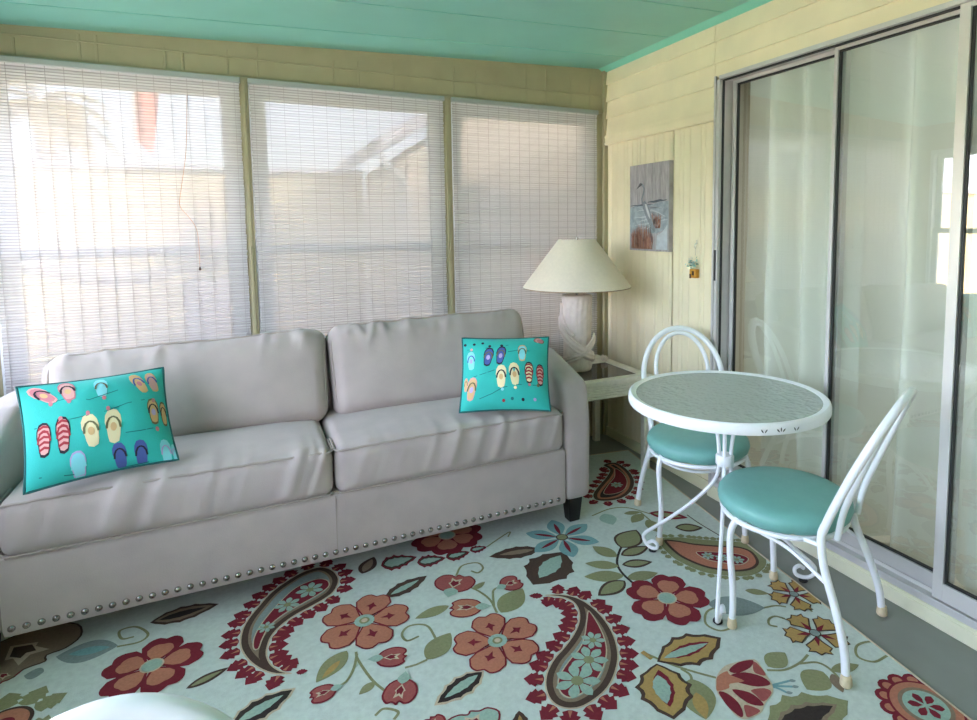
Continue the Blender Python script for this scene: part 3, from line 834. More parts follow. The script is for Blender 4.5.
for ang, fr in ((110.5, .318), (224, .262), (331, .305)):
    k = fr/.318; ca, sa = math.cos(math.radians(ang)), math.sin(math.radians(ang))
    prof = [(.300, .690), (.20, .694), (.11, .690), (.060, .650), (.034, .58), (.024, .50), (.025, .43), (.04, .385), (.075, .335), (.141, .26), (.215, .188), (.30, .112), (.348, .070), (.362, .045), (.350, .022), (.322, .013), (.292, .022), (.286, .042), (.305, .052), (.325, .040)]
    pts = [Vector((r_*k*ca, r_*k*sa, z)) for r_, z in prof]
    # the curl winds a little sideways so the rod does not run into itself
    for i in range(15, 20): pts[i] += Vector((-sa, ca, 0))*.004*(i-14)
    l = MB().tube(spline(pts, 6), .0075, 9).build('leg', white_metal, tb, smooth=True)
    MB().lathe([(.015, 0), (.017, .003), (.016, .008), (.012, .0095), (0, .0095)], (.316*k*ca, .316*k*sa, 0), 14).build('glide', black_rub, l, smooth=True)

# ------------------------------------------------------------------ side table, lamp, trinket
ST = thing('side_table', 'whitewashed reeded side table with a smoked glass top in the corner', 'side table', (-.37, -.33, 0))
x0, x1, y0, y1, zt = -.66, -.095, -.640, -.055, .548
L = Vector(ST.location)
def stp(b, nm, m, **k): b.xform(lambda p: p-L); return b.build(nm, m, ST, **k)
b = MB(); fw = .085
for (xa, xb, ya, yb) in ((x0, x1, y0, y0+fw*.62), (x0, x1, y1-.20, y1), (x0, x0+fw, y0+fw*.62, y1-.20), (x1-fw*.8, x1, y0+fw*.62, y1-.20)): b.box(xa, xb, ya, yb, zt-.022, zt)
stp(b, 'top_frame', reed_m, bevel=.004)
stp(MB().box(x0+fw, x1-fw*.8, y0+fw*.62, y1-.20, zt-.016, zt-.004), 'glass_inset', smoke)
b = MB()
for k in range(6):
    z = zt-.030-k*.0135
    b.tube([(x0+.015, y0+.02, z), (x1-.015, y0+.02, z)], .0072, 8); b.tube([(x0+.015, y1-.015, z), (x1-.015, y1-.015, z)], .0072, 8)
    b.tube([(x0+.015, y0+.02, z), (x0+.015, y1-.015, z)], .0072, 8); b.tube([(x1-.015, y0+.02, z), (x1-.015, y1-.015, z)], .0072, 8)
stp(b, 'reeded_apron', reed_m, smooth=True)
for (x, y) in ((x0+.03, y0+.03), (x1-.025, y0+.03), (x0+.03, y1-.025), (x1-.025, y1-.025)):
    stp(MB().box(x-.019, x+.019, y-.019, y+.019, .0092 if y < -.3 else 0, zt-.022), 'leg', reed_m, bevel=.004)
# lamp
LC = Vector((-.398, -.335, zt))
lamp = thing('table_lamp', 'table lamp with a sculpted plaster column base and pale cone shade', 'lamp', LC)
def fl(a, i): return 1+.035*abs(math.sin(a*9+.6*math.sin(i*.6)))
prof = [(.078, 0), (.083, .012), (.082, .03), (.076, .06), (.075, .16), (.077, .26), (.080, .36), (.083, .415), (.079, .425), (.068, .428), (0, .428)]
prof2 = []
for i in range(len(prof)-1):
    for k in range(3): t = k/3; prof2.append((prof[i][0]*(1-t)+prof[i+1][0]*t, prof[i][1]*(1-t)+prof[i+1][1]*t))
prof2.append(prof[-1])
base = MB().lathe(prof2, seg=72, wob=lambda a, i: 1+.05*abs(math.sin(a*8+.4*math.sin(i*.5)))*(1 if 4 < i < 24 else .15)).build('base_column', plaster, lamp, smooth=True, angle=80)
# wrapped bands of plaster cloth
def band(a0, a1, za, zb, w0, w1, name, mid=.0):
    b = MB()
    def fn(u, v):
        a = a0+(a1-a0)*u; z = za+(zb-za)*u+mid*math.sin(u*PI); w = w0+(w1-w0)*u
        t = (v-.5)*2; r = .090+.013*math.sqrt(max(0, 1-t*t))+.003*math.sin(t*9)
        return (r*math.cos(a), r*math.sin(a), z+t*w/2)
    b.grid(fn, 40, 12)
    b.grid(lambda u, v: tuple(Vector(fn(u, 0 if v < .5 else 1))*1.0) if False else (.072*math.cos(a0+(a1-a0)*u), .072*math.sin(a0+(a1-a0)*u), fn(u, v)[2]), 40, 12, flip=True)
    return b.build(name, plaster, lamp, smooth=True, angle=60)
aF = math.atan2(CP.y-LC.y, CP.x-LC.x)      # azimuth of the side shown in the photograph
band(aF-1.65, aF+1.35, .29, .075, .088, .062, 'wrap_band', -.035)
band(aF+1.5, aF-1.3, .185, .045, .055, .045, 'wrap_band', -.02)
# the band's raised top loop at the left
MB().tube(spline([(.088*math.cos(aF-a), .088*math.sin(aF-a), z) for a, z in ((.2, .205), (.8, .25), (1.3, .30), (1.55, .345), (1.6, .38))], 6), [.010]*24+[.006], 8).build('wrap_fold', plaster, lamp, smooth=True)
MB().lathe([(.012, .42), (.012, .44), (.007, .445), (.007, .49), (.011, .492), (.011, .515), (.004, .52), (.003, .735), (.008, .738), (.008, .748), (0, .752)], seg=16).build('lamp_neck', chrome, lamp, smooth=True)
kd = Vector((math.cos(aF), math.sin(aF), 0))
MB().lathe([(0, -.012), (.008, -.011), (.011, -.004), (.011, .006), (.007, .012), (0, .013)], tuple(kd*.088+Vector((0, 0, .446))), 14).build('switch_knob', chrome, lamp, smooth=True)
b = MB()
b.lathe([(.296, .468), (.302, .468), (.305, .474), (.106, .735), (.103, .738), (.100, .735), (.298, .474), (.296, .468)], seg=64)
sh = b.build('lamp_shade', shade_m, lamp, smooth=True, angle=40)
b = MB().tube([(.301*math.cos(2*PI*i/64), .301*math.sin(2*PI*i/64), .471) for i in range(64)], .004, 6, closed=True); b.build('shade_trim', mat('shade_trim', '#a8927a', .8), sh, smooth=True)
b = MB()
for k in range(3):
    a = k*2*PI/3; b.tube([(0, 0, .735), (.102*math.cos(a), .102*math.sin(a), .735)], .002, 6)
b.build('spider', chrome, sh, smooth=True)
# trinket: a small shell cluster on the table's far strip
tp = floor_pt(605, 361, zt)
b = MB()
for (dx, dy, r_, hz) in ((0, 0, .017, .017), (.016, .004, .012, .012), (-.012, .006, .012, .020), (.004, -.010, .010, .010)):
    b.lathe([(r_*math.sin(PI*i/8), hz-hz*math.cos(PI*i/8)) for i in range(9)], (dx, dy, 0), 14, wob=lambda a, i: 1+.08*math.sin(a*6))
b.xform(lambda p: p+tp)
o = b.build('shell_trinket', shell_m, smooth=True, loc=tp, angle=70); tag(o, 'small cream shell trinket on the side table beside the lamp', 'trinket')

# ------------------------------------------------------------------ heron picture and the little hanging ornament
pic = thing('heron_picture', 'unframed plank picture of a grey heron among rust-coloured reeds on the yellow wall', 'picture', (0, -.50, 1.462))
PW, PH, PT = .372, .488, .028
def ppoly(pts, lv): return [(-PT-.0006*lv-.0004, -.5*PW*0+(.5-u)*PW, (v-.5)*PH) for u, v in pts]
wood = mat('picture_planks', '#a9a4a6', .75, var=.22, scale=14, stretch=(1, 6, 1))
PM = [wood]+[mat('picture_'+n, c, .8, var=v, scale=30) for n, c, v in (('water', '#9aa4ab', .25), ('ice', '#bcc3c8', .12), ('reed', '#93695a', .3), ('rust', '#a97f6c', .25), ('heron', '#878d93', .15), ('heron_light', '#c5c7c8', .1), ('ink', '#5a585c', .1), ('shore', '#5d626b', .2))]
b = MB()
for k in range(5): b.box(-PT, 0, .5*PW-(k+.012)*PW/5, .5*PW-(k+.988)*PW/5, -PH/2, PH/2)
b.box(-PT+.003, 0, -PW/2+.002, PW/2-.002, -PH/2+.002, PH/2-.002)
b.build('plank_panel', wood, pic, bevel=.001)
b = MB(); rp = random.Random(3)
def pp(pts, mi, lv): b.add(ppoly(pts, lv), [tuple(t) for t in tessellate_polygon([[Vector((p[0], p[1], 0)) for p in pts]])], mi-1)
def streak(u0, v0, u1, v1, w, mi, lv):
    n = 6; L_ = []; R_ = []
    for i in range(n+1):
        t = i/n; ww = w*math.sin(PI*max(.08, min(.92, t))); u = u0+(u1-u0)*t; v = v0+(v1-v0)*t+.004*math.sin(i*2.1)
        L_.append((u, v+ww)); R_.append((u, v-ww))
    pp(L_+R_[::-1], mi, lv)
pp([(.01, .50), (.25, .54), (.5, .52), (.75, .555), (.99, .56), (.99, .26), (.7, .2), (.4, .22), (.01, .2)], 1, 1)
for k in range(16): streak(rp.uniform(.02, .5), rp.uniform(.22, .52), rp.uniform(.5, .98), rp.uniform(.22, .52), .008, 2, 2)
streak(.02, .525, .62, .535, .010, 8, 3); streak(.48, .558, .95, .575, .014, 8, 3)
pp([(.7, .02), (.97, .02), (.97, .30), (.85, .22), (.72, .18)], 2, 2)
for k in range(96):
    u = rp.uniform(.06, .60) if k < 80 else rp.uniform(.62, .80)
    v0 = .02 if k < 80 else .26; h = rp.uniform(.14, .34)*(1-abs(u-.35)) if k < 80 else rp.uniform(.10, .20)
    du = rp.uniform(-.04, .04)
    pp([(u-.008, v0), (u+.008, v0), (u+du+.006, v0+h*.8), (u+du, v0+h), (u+du-.007, v0+h*.8)], 3 if k % 2 else 4, 3+(k % 3))
pp([(.36, .56), (.42, .58), (.50, .53), (.58, .42), (.66, .27), (.68, .21), (.58, .26), (.46, .38), (.37, .49)], 5, 6)
pp([(.42, .54), (.46, .54), (.54, .43), (.57, .36), (.51, .40), (.45, .48)], 6, 7)
pp(strip([(.36, .54), (.34, .60), (.38, .66), (.40, .72), (.36, .76), (.31, .775), (.27, .765)], .016), 5, 7)
pp([(.30, .785), (.36, .775), (.33, .755), (.19, .715)], 7, 8); pp([(.28, .79), (.40, .77), (.42, .755), (.36, .78)], 7, 9)
pp(strip([(.56, .30), (.58, .20), (.60, .10)], .006), 7, 6)
b.build('painted_scene', PM[1:], pic, fixn=False)
orn = thing('hanging_ornament', 'tiny hanging ornament of blue-green flowers over an amber box on the yellow wall', 'ornament', (0, -.878, 1.09))
amb = mat('ornament_amber', '#c98f2e', .4, var=.3, scale=60); leafb = [mat('ornament_leaf%d' % i, c, .7) for i, c in enumerate(('#8fb8b0', '#c0d6cf', '#6d8f83', '#e4eae0'))]
MB().box(-.030, -.004, -.028, .018, .002, .048).build('amber_box', amb, orn, bevel=.003)
b = MB()
for (yy, zz, w) in ((-.010, .026, .008), (.010, .010, .006)): b.box(-.0315, -.0295, yy-w, yy+w, zz-.010, zz+.012)
b.build('box_decoration', mat('ornament_brown', '#4d2f17', .6), orn)
b = MB()
for k in range(70):
    a = rp.uniform(0, 2*PI); r_ = rp.uniform(0, .042); c = Vector((-.012-rp.uniform(0, .022), .004+r_*math.cos(a)*1.05, .078+r_*math.sin(a)*.75))
    d = Vector((rp.uniform(-1, .2), rp.uniform(-1, 1), rp.uniform(-1, 1))).normalized(); s = d.orthogonal().normalized(); l = rp.uniform(.012, .022)
    b.add([c, c+d*l*.5+s*l*.3, c+d*l, c+d*l*.5-s*l*.3], [(0, 1, 2, 3)], k % 4)
b.build('flower_cluster', leafb, orn, fixn=False)
b = MB().tube(spline([(-.002, .004, .115), (-.006, .002, .14), (-.003, -.002, .165)], 4), .001, 5); b.build('string', string_m, orn)
o = MB().tube(spline([(.0, -.884, 1.268), (-.010, -.884, 1.268), (-.016, -.884, 1.256), (-.014, -.884, 1.244), (-.006, -.882, 1.246)], 4), .0022, 6).tube([(.002, -.884, 1.285), (-.004, -.884, 1.285), (-.004, -.884, 1.262)], .002, 6).build('wall_hook', chrome, smooth=True, loc=(0, -.884, 1.255)); tag(o, 'small metal hook in the yellow wall above the hanging ornament', 'hook')

# ------------------------------------------------------------------ rug: tufted pattern modelled on a thin pile
RC = {}
def rm(name, col, var=.10): RC[name] = len(RC)+1; return mat('rug_'+name, col, .95, var=var, scale=120, bump=.25, bscale=420, spec=.1)
RM = [mat('rug_aqua', '#cbd4cb', .95, var=.07, scale=60, bump=.30, bscale=380, spec=.1)]
for n_, c_ in (('burg', '#7e2f38'), ('peach', '#b97a62'), ('brown', '#54433a'), ('olive', '#8f8f6a'), ('sage', '#9db5a6'), ('teal', '#7fa6a6'), ('gold', '#b3925a'), ('cream', '#c9b79d'), ('tan', '#8d7a66'), ('grey', '#8b9893'), ('dark', '#3f3733'), ('rose', '#a35a55')):
    RM.append(rm(n_, c_))
RZ = .0060
rb = MB()
# outline: slightly turned against the room
RA = math.radians(8.0)
rc0 = Vector((-.045, -.33)); ax_ = Vector((-math.sin(RA), -math.cos(RA))); bx_ = Vector((-math.cos(RA), math.sin(RA)))
def rugp(s, t): return rc0+ax_*s+bx_*t          # s along the right edge towards the viewer, t to the left
RL, RW = 3.35, 2.95
cs = []
for (s, t, a0) in ((0.03, .03, 0), (0.03, RW-.03, 1), (RL-.03, RW-.03, 2), (RL-.03, .03, 3)):
    cs.append((s, t))
pl = [rugp(0, 0), rugp(0, RW), rugp(RL, RW), rugp(RL, 0)]
vs = [(p.x, p.y, .0002) for p in pl]+[(p.x, p.y, RZ) for p in pl]
rb.add(vs, [(0, 1, 2, 3), (7, 6, 5, 4), (0, 4, 5, 1), (1, 5, 6, 2), (2, 6, 7, 3), (3, 7, 4, 0)], 0)
# serged edge
rb.tube([(p.x, p.y, .004) for p in pl], .0048, 6, closed=True, mi=RC['cream'])
def inside(p):
    d = Vector((p[0], p[1]))-rc0; s, t = d.dot(ax_), d.dot(bx_)
    return 0.004 < s < RL-.004 and .004 < t < RW-.004
def clipr(poly):
    """clip a polygon to the rug outline (Sutherland-Hodgman)"""
    for (n_, d_) in ((ax_, .006), (-ax_, -(RL-.006)), (bx_, .006), (-bx_, -(RW-.006))):
        out = []
        for i in range(len(poly)):
            a, c = Vector(poly[i]), Vector(poly[(i+1) % len(poly)])
            da, dc = (a-rc0).dot(n_)-d_, (c-rc0).dot(n_)-d_
            if da >= 0: out.append(a)
            if (da >= 0) != (dc >= 0): out.append(a+(c-a)*(da/(da-dc)))
        poly = out
        if len(poly) < 3: return []
    return poly
_pc = 0
def rp_(poly, col, lv):
    poly = clipr([Vector((p[0], p[1])) for p in poly])
    if len(poly) < 3: return
    ts = tessellate_polygon([[Vector((p.x, p.y, 0)) for p in poly]])
    fs = []
    for t in ts:
        a, c, d = [poly[i] for i in t]
        cr = (c-a).x*(d-a).y-(c-a).y*(d-a).x
        fs.append(tuple(t) if cr > 0 else tuple(t)[::-1])
    global _pc
    _pc += 1
    rb.add([(p.x, p.y, RZ+.0004+.00045*lv+(_pc % 40)*1e-5) for p in poly], fs, RC[col])
def F(x, y):
    p = floor_pt(x, y, RZ); return Vector((p.x, p.y))
def sm(pts, n=4): return [Vector((p.x, p.y)) for p in spline([Vector((q[0], q[1], 0)) for q in pts], n, True)]
def shape(pix, col, lv, n=4): 
    rp_(sm([F(*p) for p in pix], n), col, lv)
def inset(pts, d):
    """move an outline inwards by d along its vertex normals"""
    n = len(pts); A = sum(pts[i].x*pts[(i+1) % n].y-pts[(i+1) % n].x*pts[i].y for i in range(n)); sg = 1 if A > 0 else -1
    out = []
    for i in range(n):
        t = (pts[(i+1) % n]-pts[i-1]); t = t.normalized() if t.length > 1e-9 else Vector((1, 0))
        out.append(pts[i]+Vector((-t.y, t.x))*d*sg)
    if d < .004: return out
    keep = []
    for q in out:
        if min((q-p).length for p in pts) > d*.90: keep.append(q)
    return keep if len(keep) > 4 else out
def line(pix, w, col, lv=1, sp=True, taper=False):
    P = [F(*p) for p in pix]
    if sp: P = [Vector((q.x, q.y)) for q in spline([Vector((p.x, p.y, 0)) for p in P], 6)]
    L_ = []; R_ = []; n = len(P)
    for i in range(n):
        t = P[min(n-1, i+1)]-P[max(0, i-1)]; t = t.normalized() if t.length > 1e-9 else Vector((1, 0)); nn = Vector((-t.y, t.x))
        ww = w/2*((1-.6*i/n) if taper else 1)
        L_.append(P[i]+nn*ww); R_.append(P[i]-nn*ww)
    # build as short quads so that tight spirals stay clean
    for i in range(n-1): rp_([R_[i], R_[i+1], L_[i+1], L_[i]], col, lv)
def leaf_out(b, t, w, jag=0, bias=.45, n=14):
    d = t-b; l = d.length; d = d/l; nn = Vector((-d.y, d.x)); out = []
    for sgn in (1, -1):
        side = []
        for i in range(n+1):
            s = i/n; k = math.sin(PI*s**(math.log(.5)/math.log(bias)))**.86 if 0 < s < 1 else 0
            if jag and 0 < i < n: k *= 1+(jag if i % 3 == 0 else -jag*.3)
            side.append(b+d*(l*s)+nn*(sgn*w*k))
        out += side if sgn == 1 else side[::-1][1:-1]
    return out
def leaf(b, t, wr, cols, jag=0, bias=.45, lv=1, ins=(.0, .010, .030)):
    """b, t pixels; cols from the outline inwards"""
    B, T = F(*b), F(*t); w = (T-B).length*wr
    for i, c in enumerate(cols):
        if c is None: continue
        d = (T-B); l = d.length; k = min(.36, ins[i]/max(w, .004)*.95)
        rp_(leaf_out(B+d*k*.36, T-d*k*.55, max(.003, w*(1-k*1.75)), jag if i < 2 else jag*.8, bias), c, lv+i)
def petal(c, a, R, w, notch=.08, r0=.08, n=12, pts=None):
    out = []
    for i in range(n+1):
        t = -1+2*i/n
        r = R*(1-.22*abs(t)**3.0-notch*math.exp(-(t/.22)**2)); out.append((r, w*t*(1-.10*abs(t)**6)))
    prof = [(r0*R, -.07*w)]+[(R*.45, -w*.82)]+[(R*.68, -w*1.0)]+out[1:-1]+[(R*.68, w*1.0), (R*.45, w*.82), (r0*R, .07*w)]
    ca, sa = math.cos(a), math.sin(a)
    return [Vector((c.x+r*ca-q*sa, c.y+r*sa+q*ca)) for r, q in prof]
def flower(c, tip, kind, n=5, R=None, lv=4, sq=1.0):
    C, T = F(*c), F(*tip); d = T-C; R = R or d.length; a0 = math.atan2(d.y, d.x)
    for k in range(n):
        a = a0+2*PI*k/n; e = Vector((math.cos(a), math.sin(a)))
        if kind == 'A':
            p = petal(C, a, R, R*.42); rp_(p, 'burg', lv); rp_(inset(p, .0055), 'peach', lv+1)
            m = C+e*R*.50; nn = Vector((-e.y, e.x))
            rp_([C+e*R*.34, m-nn*R*.05, m-nn*R*.13+e*R*.02, m+e*R*.09-nn*R*.05, m+e*R*.17, m+e*R*.09+nn*R*.05, m+nn*R*.13+e*R*.02, m+nn*R*.05], 'burg', lv+2)
        elif kind == 'B':
            p = petal(C, a, R, R*.43); rp_(p, 'burg', lv); q = petal(C+e*R*.10, a, R*.64, R*.27, .03); rp_(q, 'peach', lv+1)
        elif kind == 'C':
            nn = Vector((-e.y, e.x)); prof = [(.12, 0), (.35, .16), (.62, .40), (.78, .30), (.92, .36), (.90, .14), (1.02, 0), (.90, -.14), (.92, -.36), (.78, -.30), (.62, -.40), (.35, -.16)]
            p = [C+e*R*r+nn*R*q for r, q in prof]; rp_(p, 'brown', lv); rp_(inset(p, .0055), 'gold', lv+1)
            rp_([C+e*R*.14, C+e*R*.30-nn*R*.08, C+e*R*.62, C+e*R*.30+nn*R*.08], 'burg', lv+2)
        elif kind == 'D':
            p = leaf_out(C+e*R*.1, C+e*R, R*.24, 0, .55); rp_(p, 'teal', lv); rp_(leaf_out(C+e*R*.14, C+e*R*.78, R*.055, 0, .5), 'burg', lv+1)
    cc = dict(A=('olive', 'sage', .15), B=('cream', 'sage', .20), C=('brown', 'grey', .15), D=('brown', 'olive', .13))[kind]
    circ = lambda r: [Vector((C.x+r*math.cos(2*PI*i/14), C.y+r*math.sin(2*PI*i/14))) for i in range(14)]
    if kind == 'A':
        rp_(circ(R*.22), 'sage', lv+3); rp_(circ(R*.115), 'olive', lv+4); rp_(circ(R*.07), 'cream', lv+5)
    else:
        rp_(circ(R*(cc[2]+.035)), cc[0], lv+3); rp_(circ(R*cc[2]), cc[1], lv+4)
def bud(b, t, wr=.42, main='rose', edge='burg', calyx=True, lv=3):
    B, T = F(*b), F(*t); d = T-B; l = d.length; e = d/l; nn = Vector((-e.y, e.x)); w = l*wr
    out = [B+e*l*.12, B+e*l*.3+nn*w*.75, B+e*l*.62+nn*w, B+e*l*.9+nn*w*.78, B+e*l*.97+nn*w*.4, B+e*l*.9+nn*w*.12, B+e*l*1.0, B+e*l*.92-nn*w*.3, B+e*l*.95-nn*w*.6, B+e*l*.7-nn*w*.95, B+e*l*.3-nn*w*.75]
    p = sm(out, 3); rp_(p, edge, lv); rp_(inset(p, .006), main, lv+1)
    m = B+e*l*.55; rp_([m-e*l*.22, m-nn*w*.3, m+e*l*.05-nn*w*.2, m+e*l*.24-nn*w*.28, m+e*l*.16, m+e*l*.26+nn*w*.25, m+e*l*.05+nn*w*.2, m+nn*w*.3], 'cream', lv+2)
    m2 = m-e*l*.015; rp_([m2-e*l*.14, m2-nn*w*.2, m2+e*l*.14-nn*w*.14, m2+e*l*.10, m2+e*l*.16+nn*w*.12, m2+nn*w*.2], edge, lv+3)
    if calyx: rp_(leaf_out(B-e*l*.10, B+e*l*.34, w*.34, 0, .6), 'sage', lv+4)
def fringe(pts, L_=.05, step=.058, col='burg', lv=1, w=.40, skip=None):
    """arrow-shaped leaflets standing outwards round a closed outline"""
    n = len(pts); A = sum(pts[i].x*pts[(i+1) % n].y-pts[(i+1) % n].x*pts[i].y for i in range(n)); sg = -1 if A > 0 else 1
    acc = 0
    for i in range(n):
        seg = (pts[(i+1) % n]-pts[i]).length; acc += seg
        if acc >= step:
            acc -= step
            t = (pts[(i+1) % n]-pts[i-1]).normalized(); e = Vector((-t.y, t.x))*sg; nn = t; b = pts[i]
            l = L_
            prof = [(0.0, .10), (.10, .36), (.30, .30), (.36, .50), (.58, .34), (.64, .40), (1.0, 0), (.64, -.40), (.58, -.34), (.36, -.50), (.30, -.30), (.10, -.36), (0.0, -.10)]
            rp_([b+e*(l*(r+.04))+nn*(l*q*w/.4) for r, q in prof], col, lv)
            if col == 'burg': rp_([b+e*l*.08-nn*l*.10, b+e*l*.5, b+e*l*.08+nn*l*.10], 'peach', lv+1)
def paisley(outer, inner, bands, flowers, frng=True, L_=.05, step=.056):
    P = sm([F(*p) for p in outer], 5)
    if frng: fringe(P, L_, step)
    d = 0
    for k, (col, th) in enumerate(bands):
        rp_(inset(P, d) if d else P, col, 3+k); d += th
    Q = sm([F(*p) for p in inner], 5)
    if len(Q):
        # scalloped heart of the paisley
        n = len(Q); S = []
        for i, q in enumerate(inset(Q, 0)):
            S.append(q)
        rp_(S, 'cream', 9); rp_(inset(S, .004), 'burg', 10)
    for (x, y, r) in flowers:
        c = F(x, y)
        for k in range(7):
            a = 2*PI*k/7+.4; rp_(leaf_out(c, c+Vector((math.cos(a), math.sin(a)))*r, r*.24, 0, .65, 6), 'sage', 12)
        rp_([c+Vector((math.cos(2*PI*i/8), math.sin(2*PI*i/8)))*r*.28 for i in range(8)], 'olive', 13)
def g(ox, oy, s, pts): return [(ox+x/s, oy+y/s) for x, y in pts]

# --- the big paisley in front
paisley(g(520, 570, 4.8, [(118, 124), (180, 118), (260, 130), (330, 165), (400, 230), (450, 310), (474, 400), (465, 480), (430, 560), (370, 620), (290, 665), (210, 668), (150, 635), (120, 570), (125, 500), (160, 430), (212, 370), (255, 310), (280, 250), (278, 195), (250, 155), (200, 134)]),
        g(520, 570, 4.8, [(330, 200), (375, 262), (408, 335), (418, 405), (398, 485), (355, 552), (300, 600), (240, 622), (195, 598), (180, 550), (195, 500), (235, 440), (285, 380), (308, 320), (318, 250)]),
        [('cream', .005), ('brown', .020), ('tan', .012), ('grey', .04)],
        [(520+350/4.8, 570+345/4.8, .042), (520+330/4.8, 570+440/4.8, .062), (520+275/4.8, 570+540/4.8, .070)], L_=.062, step=.050)
leaf((543, 596), (529, 596), .30, ('burg',), .2)
# --- the paisley by the sofa
paisley(g(210, 540, 4, [(330, 536), (262, 540), (200, 520), (150, 482), (120, 430), (125, 370), (150, 320), (190, 270), (240, 215), (300, 170), (370, 130), (440, 110), (490, 122), (517, 158), (500, 205), (460, 238), (400, 272), (340, 305), (290, 342), (252, 382), (234, 424), (230, 462), (246, 498), (282, 524)]),
        g(210, 540, 4, [(172, 440), (176, 392), (212, 330), (270, 262), (340, 197), (420, 162), (468, 164), (478, 188), (440, 220), (370, 260), (300, 300), (242, 348), (212, 400), (196, 440)]),
        [('cream', .005), ('brown', .020), ('tan', .010), ('grey', .04)],
        [(210+400/4, 540+205/4, .05), (210+310/4, 540+265/4, .045), (210+225/4, 540+355/4, .03)], L_=.060, step=.050)
leaf((296, 673), (308, 671), .32, ('burg',), .2)
# --- dark paisley under the side table
paisley(g(560, 440, 6, [(262, 152), (330, 138), (400, 178), (442, 240), (432, 300), (380, 345), (300, 366), (220, 362), (200, 330), (232, 280), (282, 222), (300, 180)]),
        g(560, 440, 6, [(330, 175), (380, 205), (405, 255), (385, 305), (320, 330), (260, 325), (290, 270), (325, 225)]),
        [('brown', .020), ('peach', .014), ('dark', .03)], [(560+340/6, 440+275/6, .035)], L_=.055, step=.055)
# --- peach paisley by the door side
paisley([(664, 541), (677, 541), (694, 544), (718, 546), (738, 547), (752, 552), (759, 562), (754, 569), (740, 572), (722, 571), (706, 568), (690, 562), (676, 554)],
        [(696, 553), (716, 553), (738, 555), (749, 560), (741, 566), (722, 564), (705, 560)],
        [('brown', .012), ('peach', .06)], [(708, 557, .028), (722, 559, .030), (737, 561, .030)], False)
fr = sm([F(*p) for p in [(658, 540), (677, 537.5), (694, 539), (720, 541), (744, 543), (762, 552), (766, 565), (756, 574), (740, 576.5), (720, 575), (703, 572), (686, 565), (671, 556)]], 4)
fringe(fr, .028, .030, 'olive', 1, .5)
rp_(fr, 'olive', 1)
# --- medallion cut by the right edge
C_ = F(926, 707); R_ = (F(881, 697)-C_).length
for k in range(14):
    a = 2*PI*k/14; c2 = C_+Vector((math.cos(a), math.sin(a)))*R_*.90
    for rr, col, lv in ((.24, 'burg', 1), (.13, 'peach', 2)): rp_([c2+Vector((math.cos(2*PI*i/12), math.sin(2*PI*i/12)))*R_*rr for i in range(12)], col, lv)
for rr, col, lv in ((.86, 'burg', 3), (.80, 'peach', 4), (.62, 'tan', 5), (.52, 'sage', 6)):
    rp_([C_+Vector((math.cos(2*PI*i/36), math.sin(2*PI*i/36)))*R_*rr for i in range(36)], col, lv)
for k in range(6):
    a = 2*PI*k/6+.3; e = Vector((math.cos(a), math.sin(a))); rp_(leaf_out(C_+e*R_*.06, C_+e*R_*.42, R_*.10, .1, .6, 8), 'burg', 8)
# --- round flowers
flower((364.5, 621.5), (377, 596), 'A', R=(F(364.5, 621.5)-F(377, 596)).length*1.06); flower((497.5, 641.5), (532, 622), 'A')
flower((667, 599), (669, 575.5), 'B'); flower((152, 666.5), (168, 637), 'B')
flower((794, 595), (772, 583), 'C', R=.098); flower((815, 634), (823, 660), 'C', R=.105)
flower((562, 538), (551, 519), 'D', 6, R=.165)
# --- dark leaves with a pale heart
DK = ('cream', 'dark', 'sage'); BRN = ('brown', 'tan', 'brown')
leaf((385, 598), (427, 576), .20, ('brown', 'brown', 'sage'), .12, ins=(0, .004, .022))
leaf((484, 671), (434, 706), .22, DK, .14, ins=(0, .005, .030)); leaf((564, 552), (533, 585), .36, ('brown', 'brown', 'sage'), .12, .5, ins=(0, .004, .034))
leaf((540, 549), (489, 557), .20, ('brown', 'brown', 'tan'), .1, ins=(0, .004, .024))
leaf((228, 728), (296, 688), .24, DK, .14, ins=(0, .005, .036)); leaf((186, 689), (229, 667.5), .17, ('brown', 'olive'), 0, ins=(0, .006))
leaf((150, 623), (219, 604), .22, ('brown', 'tan', 'dark'), .10, ins=(0, .008, .020)); leaf((362, 574), (374, 557), .28, ('brown', 'tan'), 0, ins=(0, .010))
leaf((118, 646), (56, 657), .32, ('grey', 'teal'), 0, .5, ins=(0, .025)); leaf((44, 672), (24, 676), .5, ('grey',), 0)
# --- olive leaves
for b_, t_, w_, c_ in (((347, 651), (316, 683), .24, 'olive'), ((375, 682), (359, 695), .26, 'olive'), ((449, 606), (415, 619), .20, 'olive'), ((501, 613), (522.5, 588.5), .30, 'olive'), ((473, 590), (485, 582), .22, 'olive'), ((427, 660), (450.5, 633), .30, 'olive'), ((745, 590.5), (769, 594), .22, 'olive'), ((708, 604.5), (765, 608), .28, 'grey'),
                       ((768, 667), (785, 653), .36, 'olive'), ((823, 672), (807, 690), .42, 'olive'), ((831, 671), (859, 665), .20, 'olive'), ((832, 674), (843, 693), .24, 'tan'), ((691, 679), (706, 720), .34, 'olive'), ((604, 514), (613, 525), .36, 'sage'), ((624, 514), (641, 512), .22, 'olive'), ((642, 514), (632, 523), .28, 'olive'), ((647, 520), (660, 533), .25, 'olive')):
    leaf(b_, t_, w_, (c_,))
rp_(leaf_out(F(696, 693), F(706, 719), (F(696, 693)-F(706, 719)).length*.22), 'gold', 3)
leaf((340, 661), (322, 679), .14, ('gold',), lv=3)
leaf((675, 527.5), (703, 528), .30, ('brown', 'olive'), ins=(0, .008)); leaf((649, 513), (688, 518), .22, ('burg', 'olive'), ins=(0, .012))
